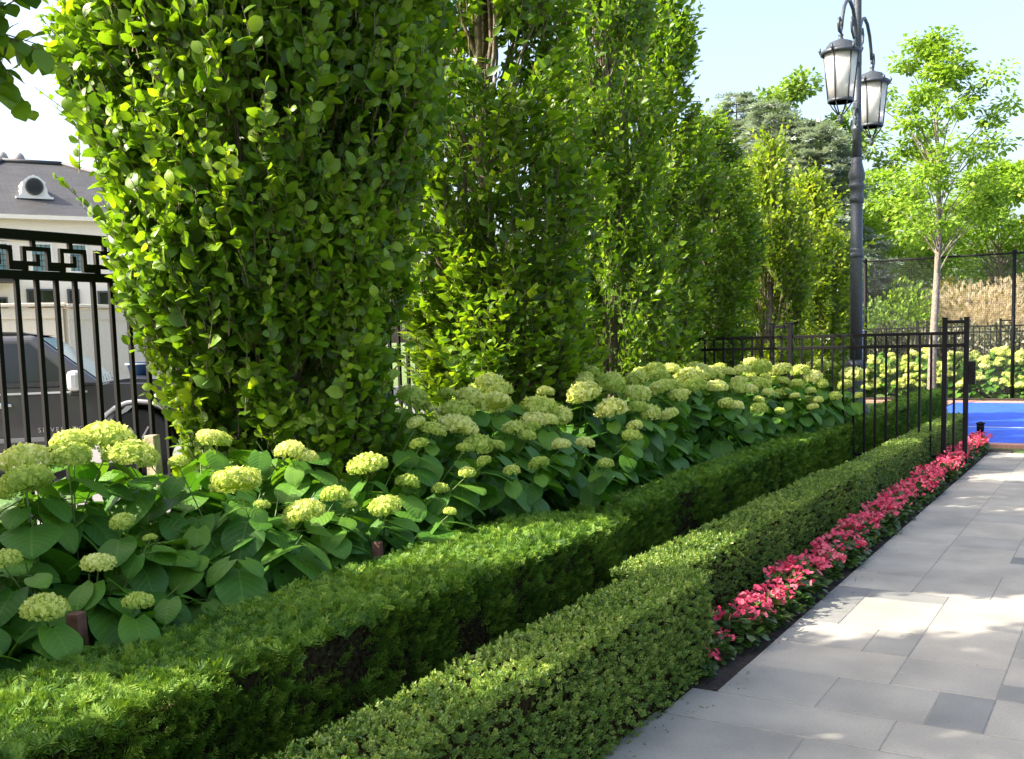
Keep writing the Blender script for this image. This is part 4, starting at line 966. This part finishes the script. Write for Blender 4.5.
def house():
    root = empty('house', (-23.49, 16.46, 0)); root.rotation_euler = (0, 0, R(90 - 27.4)); tag(root, 'cream house with grey slate hipped roof and oval dormer window, behind the railing', 'house')
    # local: x along the facade, -y towards the camera
    x0, x1, dp, ev = -11.0, 5.2, 7.0, 4.62
    b = MB(); b.box(((x0 + x1) / 2, dp / 2, ev / 2 - .02), (x1 - x0, dp, ev)); b.build('wall', MAT['cream'], root)
    b = MB(); b.box(((x0 + x1) / 2, dp / 2, ev - .30), (x1 - x0 + .16, dp + .16, .10)); b.box(((x0 + x1) / 2, dp / 2, ev - .02), (x1 - x0 + .34, dp + .34, .46)); b.box(((x0 + x1) / 2, -.36, ev + .19), (x1 - x0 + .9, .12, .10))
    b.build('cornice', MAT['cream'], root)
    # hipped roof with slate UVs
    e0, e1, f0, f1, zr, ze = x0 - .45, x1 + .45, -.42, dp + .42, 6.75, ev + .22; my = dp / 2; rx0, rx1 = -.75, .75
    vs = [(e0 + 8, f0, ze), (e1, f0, ze), (e1, f1, ze), (e0 + 8, f1, ze), (rx0, my, zr), (rx1, my, zr)]
    faces = [(0, 1, 5, 4), (1, 2, 5), (2, 3, 4, 5), (3, 0, 4), (0, 3, 2, 1)]
    me = bpy.data.meshes.new('roof'); me.from_pydata(vs, [], faces); uv = me.uv_layers.new(name='UVMap')
    for pl in me.polygons:
        n = pl.normal; ux = Vector((-n.y, n.x, 0)); ux = ux.normalized() if ux.length > 1e-4 else Vector((1, 0, 0)); vy = n.cross(ux)
        for li in pl.loop_indices:
            c = me.vertices[me.loops[li].vertex_index].co; uv.data[li].uv = (c.dot(ux), c.dot(vy))
    rf = link('roof', me, MAT['slate'], root)
    # second roof wing to the left, lower ridge towards the viewer
    vs = [(e0, f0 - .012, ze + .003), (e0 + 9.4, f0 - .012, ze + .003), (e0 + 9.0, f1, ze + .003), (e0, f1, ze + .003), (e0 + 2.5, my, zr - .1), (e0 + 7.2, my, zr - .1)]
    me = bpy.data.meshes.new('roof'); me.from_pydata(vs, [], faces); uv = me.uv_layers.new(name='UVMap')
    for pl in me.polygons:
        n = pl.normal; ux = Vector((-n.y, n.x, 0)); ux = ux.normalized() if ux.length > 1e-4 else Vector((1, 0, 0)); vy = n.cross(ux)
        for li in pl.loop_indices:
            c = me.vertices[me.loops[li].vertex_index].co; uv.data[li].uv = (c.dot(ux), c.dot(vy))
    link('roof', me, MAT['slate'], root)
    b = MB(); b.tube([(rx0, my, zr + .02), (rx1, my, zr + .02)], .07, 8); b.tube([(rx0, my, zr + .02), (e0 + 8.0, f0, ze + .05)], .06, 8); b.tube([(rx1, my, zr + .02), (e1, f0, ze + .05)], .06, 8); b.build('ridge_tiles', MAT['slate'], rf)
    for x in (-.72, -.30):
        b = MB(); b.lathe([(.14, zr - .2), (.15, zr + .02), (.17, zr + .05), (.17, zr + .14), (.13, zr + .24), (.06, zr + .31), (0, zr + .33)], 16, (x, my + .3, 0)); b.build('chimney_pot', MAT['grey_render'], rf)
    # oval dormer: white scrolled surround standing on the slope
    yb = f0 + (5.42 - ze) / (zr - ze) * (my - f0); cx = -.33
    d = MB(); poly = []
    half = [(.44, .0), (.44, .05), (.36, .07), (.31, .14), (.30, .26), (.26, .34), (.27, .42), (.20, .48), (.12, .55), (.06, .57), (.0, .60)]
    poly = [(cx + a, 5.40 + z) for a, z in half] + [(cx - a, 5.40 + z) for a, z in half[::-1][1:]]
    d.prism(poly, yb - .10, yb + .95); dm = d.build('dormer', MAT['white_paint'], root)
    d = MB(); d.lathe([(.175, -.03), (.215, -.03), (.215, .02), (.175, .02), (.175, -.03)], 28, (cx, yb - .12, 5.70), Matrix(((1, 0, 0), (0, 0, 1), (0, -1, 0)))); d.build('window_frame', MAT['lead'], dm)
    d = MB(); d.lathe([(.0, 0), (.18, 0)], 28, (cx, yb - .112, 5.70), Matrix(((1, 0, 0), (0, 0, 1), (0, -1, 0)))); d.build('pane', MAT['teal_glass'], dm)
    d = MB()
    for k in (-.07, .0, .07): d.box((cx + k, yb - .118, 5.70), (.012, .008, .32)); d.box((cx, yb - .122, 5.70 + k), (.32, .008, .012))
    d.build('lead_bars', MAT['lead'], dm)
    # upper leaded windows, and darker lower openings
    for (u0, u1, z0, z1, kind) in ((-1.62, -1.10, 3.50, 4.20, 't'), (-.60, -.12, 3.50, 4.20, 't'), (.28, .70, 3.50, 4.20, 't'), (1.2, 1.65, 3.50, 4.20, 't'), (-2.7, -2.2, 3.5, 4.2, 't'), (-.74, -.06, 2.15, 3.05, 'd'), (.20, .44, 2.15, 3.05, 'd'), (.92, 1.70, 2.1, 3.0, 'd'), (-1.42, -1.22, 2.1, 2.85, 'd'), (2.4, 3.3, 1.6, 3.0, 'd')):
        c = (u0 + u1) / 2; fr = MB(); T = .045
        for q in ((u0, 0), (u1, 0)): fr.box((q[0], -.03, (z0 + z1) / 2), (T, .10, z1 - z0 + T))
        for z in (z0, z1): fr.box((c, -.033, z), (u1 - u0 - T, .10, T))
        wn = fr.build('window', MAT['white_paint'] if kind == 't' else MAT['lead'], root)
        pn = MB(); pn.quad((u0, -.012, z0), (u1, -.012, z0), (u1, -.012, z1), (u0, -.012, z1)); pn.build('pane', MAT['teal_glass'] if kind == 't' else MAT['dark_glass'], wn)
        ld = MB(); n = 4 if kind == 't' else 2
        for k in range(1, n): ld.box((u0 + (u1 - u0) * k / n, -.02, (z0 + z1) / 2), (.018, .012, z1 - z0 - T))
        for k in range(1, n + 1): ld.box((c, -.024, z0 + (z1 - z0) * k / (n + 1)), (u1 - u0 - T, .012, .018))
        ld.build('lead_bars', MAT['lead'], wn)
    b = MB(); b.box((-1.6, -.35, 3.25), (1.15, .9, .07)); b.box((-1.6, -.35, 3.32), (1.25, 1.0, .06)); b.build('porch_roof', MAT['slate'], root)
    b = MB(); b.tube([(2.05, -.06, .0), (2.05, -.06, 4.0)], .045, 10); b.build('drainpipe', MAT['white_paint'], root)
house()
def beige_wall():
    A = np.array([-19.6, 7.2]); Bc = np.array([-16.2, 11.4]); Cc = np.array([-16.75, 15.5]); m = MAT['wall_beige']
    root = empty('boundary_wall', (Bc[0], Bc[1], 0)); tag(root, 'beige rendered boundary wall with a corner, behind the car', 'wall')
    for (p, q, h) in ((A, Bc, 2.3), (Bc, Cc, 2.28)):
        c = (p + q) / 2 - Bc; L = float(np.linalg.norm(q - p)); rz = math.atan2(q[1] - p[1], q[0] - p[0]); rot = Matrix.Rotation(rz, 3, 'Z')
        b = MB(); b.box((c[0], c[1], h / 2 - .02), (L, .22, h), rot, bev=.01); b.build('wall_panel', m, root)
        b = MB(); b.box((c[0], c[1], h - .19), (L - .02, .27, .035), rot); b.box((c[0], c[1], h + .03), (L + .1, .34, .06), rot, bev=.012); b.build('coping', m, root)
beige_wall()

def car_paint():
    m, t, b = new_mat('dark_grey_car_paint'); b.inputs['Base Color'].default_value = (.06, .06, .064, 1); b.inputs['Metallic'].default_value = .25; b.inputs['Roughness'].default_value = .38; b.inputs['Coat Weight'].default_value = .8; b.inputs['Coat Roughness'].default_value = .06
    return m
def pickup():
    paint = car_paint(); dark = plain('black_trim', (.02, .02, .021), .6); chrome = plain('chrome', (.8, .8, .8), .12, 1.0); tyre = plain('tyre_rubber', (.02, .02, .02), .85, bump=.3, scale=40)
    rimm = plain('alloy_rim', (.5, .5, .52), .3, .9); lip = plain('pale_arch_lip', (.6, .6, .6), .4)
    ws, wt, wb = new_mat('windscreen_glass'); wb.inputs['Base Color'].default_value = (.42, .58, .62, 1); wb.inputs['Roughness'].default_value = .05; wb.inputs['Specular IOR Level'].default_value = .9
    side = plain('tinted_side_glass', (.02, .023, .024), .12, spec=.5); mirror_w = plain('mirror_cap_silver', (.72, .72, .72), .25, .3); lampm = plain('lamp_lens', (.7, .7, .68), .15)
    root = empty('pickup_truck', (-11.06, 8.86, 0)); root.rotation_euler = (0, 0, R(90 - 43)); tag(root, 'dark grey pickup truck parked behind the black railing, front hidden by the tree', 'pickup truck')
    # local x forward, front axle at 0; camera side is -y
    hw = .98
    def arch(cx, r_, n=10): return [(cx - r_ * math.cos(math.pi * k / n), .42 + r_ * math.sin(math.pi * k / n) * .98) for k in range(n + 1)]
    low = [(-4.75, .50)] + arch(-3.65, .49) + [(-3.1, .36), (-.55, .36)] + arch(0, .49) + [(.92, .42), (1.02, .62), (1.03, .98), (.92, 1.09), (-.25, 1.13), (-.6, 1.10), (-3.0, 1.10), (-3.05, 1.17), (-4.78, 1.17)]
    b = MB(); b.prism(low, -hw, hw, bev=.03); bd = b.build('body', paint, root)
    # bonnet bulge
    b = MB(); b.prism([(-.32, 1.11), (.88, 1.07), (.80, 1.13), (-.1, 1.175), (-.35, 1.16)], -.72, .72, bev=.02); b.build('bonnet', paint, root)
    # cab: frustum between belt line and roof
    zb, zt = 1.09, 1.73; bf, brr, rf_, rr_ = -.34, -3.0, -1.12, -2.80; wb_, wt_ = .965, .76
    def P(x, y, z): return Vector((x, y, z))
    b = MB()
    B4 = [P(bf, -wb_, zb), P(bf, wb_, zb), P(brr, wb_, zb), P(brr, -wb_, zb)]; T4 = [P(rf_, -wt_, zt), P(rf_, wt_, zt), P(rr_, wt_, zt), P(rr_, -wt_, zt)]
    vb = [b.bm.verts.new(v) for v in B4]; vt = [b.bm.verts.new(v) for v in T4]
    fs = [b.bm.faces.new(vb[::-1]), b.bm.faces.new(vt)] + [b.bm.faces.new((vb[i], vb[(i + 1) % 4], vt[(i + 1) % 4], vt[i])) for i in range(4)]
    bmesh.ops.bevel(b.bm, geom=list({e for f in fs for e in f.edges}), offset=.06, segments=3, affect='EDGES', profile=.5)
    for f in b.bm.faces: f.smooth = False
    b.build('cab', paint, root)
    b = MB(); b.prism([(rf_ + .05, zt), (rr_ - .02, zt), (rr_ + .1, zt + .045), (-1.9, zt + .062), (rf_ - .12, zt + .035)], -wt_ + .06, wt_ - .06, bev=.02); b.build('roof_panel', paint, root)
    def lerp(a, c, t): return a + (c - a) * t
    def pane(name, u0, u1, v0, v1, mat, sd_=-1, off=.007, fr=True):
        def pt(u, v):
            p0 = lerp(P(bf, sd_ * wb_, zb), P(brr, sd_ * wb_, zb), u); p1 = lerp(P(rf_, sd_ * wt_, zt), P(rr_, sd_ * wt_, zt), u); return lerp(p0, p1, v) + Vector((0, sd_ * off, off * .3))
        if fr:
            f_ = MB(); f_.quad(pt(u0 - .012, v0 - .035), pt(u1 + .012, v0 - .035), pt(u1 + .012, v1 + .03), pt(u0 - .012, v1 + .03)); w_ = f_.build('window_trim', dark, root)
            off += .004
        f_ = MB(); f_.quad(pt(u0, v0), pt(u1, v0), pt(u1, v1), pt(u0, v1)); f_.build(name, mat, root)
    for sd_ in (-1, 1):
        pane('side_window', .10, .50, .14, .84, side, sd_); pane('side_window', .54, .90, .14, .84, side, sd_)
    # windscreen
    f_ = MB(); a0, a1 = P(bf, 0, zb), P(rf_, 0, zt)
    def wp(y, v): 
        q = lerp(a0, a1, v); hwid = lerp(Vector((wb_, 0, 0)), Vector((wt_, 0, 0)), v).x; n = Vector((zt - zb, 0, bf - rf_)).normalized(); return Vector((q.x, y * hwid, q.z)) + n * .012
    f_.quad(wp(-.90, .06), wp(.90, .06), wp(.88, .94), wp(-.88, .94)); f_.build('windscreen', ws, root)
    f_ = MB(); f_.tube([wp(-.55, .08) + Vector((.02, 0, .02)), wp(-.02, .16) + Vector((.01, 0, .015))], .009, 6); f_.tube([wp(.1, .08) + Vector((.02, 0, .02)), wp(.62, .16) + Vector((.01, 0, .015))], .009, 6); f_.build('wiper', dark, root)
    for sd_ in (-1, 1):
        m_ = MB(); m_.box((-.66, sd_ * 1.13, 1.18), (.15, .28, .24), bev=.05); mo = m_.build('wing_mirror', mirror_w, root)
        m_ = MB(); m_.box((-.64, sd_ * 1.0, 1.07), (.07, .14, .05), bev=.012); m_.box((-.66, sd_ * 1.12, 1.035), (.12, .22, .055), bev=.02); m_.build('mirror_arm', dark, mo)
        for x in (-1.48, -2.55):
            h_ = MB(); h_.box((x, sd_ * 1.012, .915), (.22, .035, .035), bev=.012); h_.box((x, sd_ * .995, .915), (.08, .03, .07), bev=.01); h_.build('door_handle', chrome, root)
        # door shut lines, side moulding, arch lips
        h_ = MB()
        for x in (-.62, -1.72, -2.72): h_.box((x, sd_ * .984, .78), (.010, .012, .60))
        h_.build('door_gap', dark, root)
        h_ = MB(); h_.box((-1.75, sd_ * .992, .50), (2.35, .03, .055), bev=.01); h_.build('side_moulding', plain('grey_moulding', (.26, .26, .26), .5) if 'gm' not in MAT else MAT['gm'], root)
        h_ = MB(); h_.box((-1.8, sd_ * .99, 1.045), (2.5, .02, .022)); h_.build('belt_trim', lip, root)
        for cx in (0, -3.65):
            h_ = MB(); pts = [(cx - .50 * math.cos(math.pi * k / 12), sd_ * .985, .42 + .50 * math.sin(math.pi * k / 12) * .98) for k in range(13)]; h_.tube(pts, .024, 6); h_.build('arch_lip', lip, root)
            wl = MB(); ax = Matrix(((1, 0, 0), (0, 0, -sd_), (0, sd_, 0)))
            wl.lathe([(.24, -.10), (.36, -.115), (.395, -.09), (.40, 0), (.395, .09), (.36, .115), (.24, .10)], 32, (cx, sd_ * .84, .40), ax); w_ = wl.build('wheel', tyre, root)
            wl = MB(); wl.lathe([(.245, .08), (.235, .095), (.22, .05), (.06, .06), (.05, .08), (0, .08)], 24, (cx, sd_ * .84, .40), ax)
            for k in range(6):
                a = k * math.pi / 3; wl.bar((cx + .05 * math.cos(a), sd_ * .915, .40 + .05 * math.sin(a)), (cx + .22 * math.cos(a), sd_ * .925, .40 + .22 * math.sin(a)), .05, .02)
            wl.build('rim', rimm, w_)
    h_ = MB(); h_.box((1.05, 0, .52), (.14, 1.9, .22), bev=.04); h_.build('bumper', chrome, root)
    h_ = MB(); h_.box((1.035, 0, .84), (.04, 1.15, .26), bev=.01); h_.build('grille', dark, root)
    for sd_ in (-1, 1): h_ = MB(); h_.box((1.03, sd_ * .76, .86), (.06, .32, .20), bev=.02); h_.build('headlight', lampm, root)
    h_ = MB(); h_.box((-3.9, 0, 1.178), (1.6, 1.5, .012)); h_.build('load_bed', dark, root)
    cu = bpy.data.curves.new('lettering', 'FONT'); cu.body = 'SILVERADO'; cu.size = .078; cu.extrude = .004; cu.space_character = 1.35; cu.align_x = 'CENTER'
    tmp = bpy.data.objects.new('lettering_source', cu); col.objects.link(tmp); bpy.context.view_layer.update()
    me_ = bpy.data.meshes.new_from_object(tmp.evaluated_get(bpy.context.evaluated_depsgraph_get())); bpy.data.objects.remove(tmp)
    t_ = link('lettering', me_, None, root); me_.materials.clear(); me_.materials.append(chrome); t_.location = (-.86, -1.0, .585); t_.rotation_euler = (R(90), 0, 0)
pickup()
# blue tub on the far side of the bonnet
b = MB(); b.lathe([(.0, .0), (.13, .0), (.17, .17), (.18, .18), (.165, .18), (.13, .02), (0, .02)], 24)
tub = b.build('blue_tub', plain('blue_plastic', (.03, .10, .26), .4), None, (-11.639, 9.296, 1.17)); tag(tub, 'blue tub with a thin wire handle resting on the bonnet of the pickup', 'tub')
b = MB(); b.lathe([(.178, .145), (.188, .145), (.19, .165), (.18, .165), (.178, .145)], 24); b.build('rim_band', plain('white_band', (.7, .72, .75), .5), tub)
b = MB(); b.tube([(.17 * math.cos(a), 0, .17 + .24 * math.sin(a)) for a in np.linspace(0, math.pi, 14)], .006, 6); b.build('handle', MAT['lead'], tub)

# crumbs of mulch, clippings and a few petals that have spilled onto the paving beside the bed
def debris():
    g = np.random.default_rng(9); cl = Cloud(); n = 420
    y = g.uniform(1.6, 13.4, n); edge = np.where(y < 4.1, -1.60, -1.53); x = edge + np.abs(g.normal(0, .06, n)) + .006
    far = g.random(n) < .12; x = np.where(far, edge + g.uniform(0, 1.2, n), x); P = np.stack([x, y, np.full(n, .0045)], 1)
    X, Y, Z = frames(rvec(n) * np.array([1, 1, .1]), np.array([0, 0, 1.]) + rvec(n) * .25); k = g.random(n)
    for i, (lo, hi, sz, t) in enumerate(((0, .55, .011, RH), (.55, .92, .014, OV2), (.92, .921, .013, RND))):
        w_ = (k >= lo) & (k < hi); cl.add(t, P[w_], X[w_], Y[w_], Z[w_], sz * g.uniform(.6, 1.3, w_.sum()), g.uniform(.2, .8, w_.sum()), i, False)
    o = cl.build('spilled_mulch', [MAT['mulch'], MAT['box'], MAT['beg_petal']]); tag(o, 'crumbs of mulch, clippings and petals along the pavement edge', 'debris', None, 'stuff')
debris()
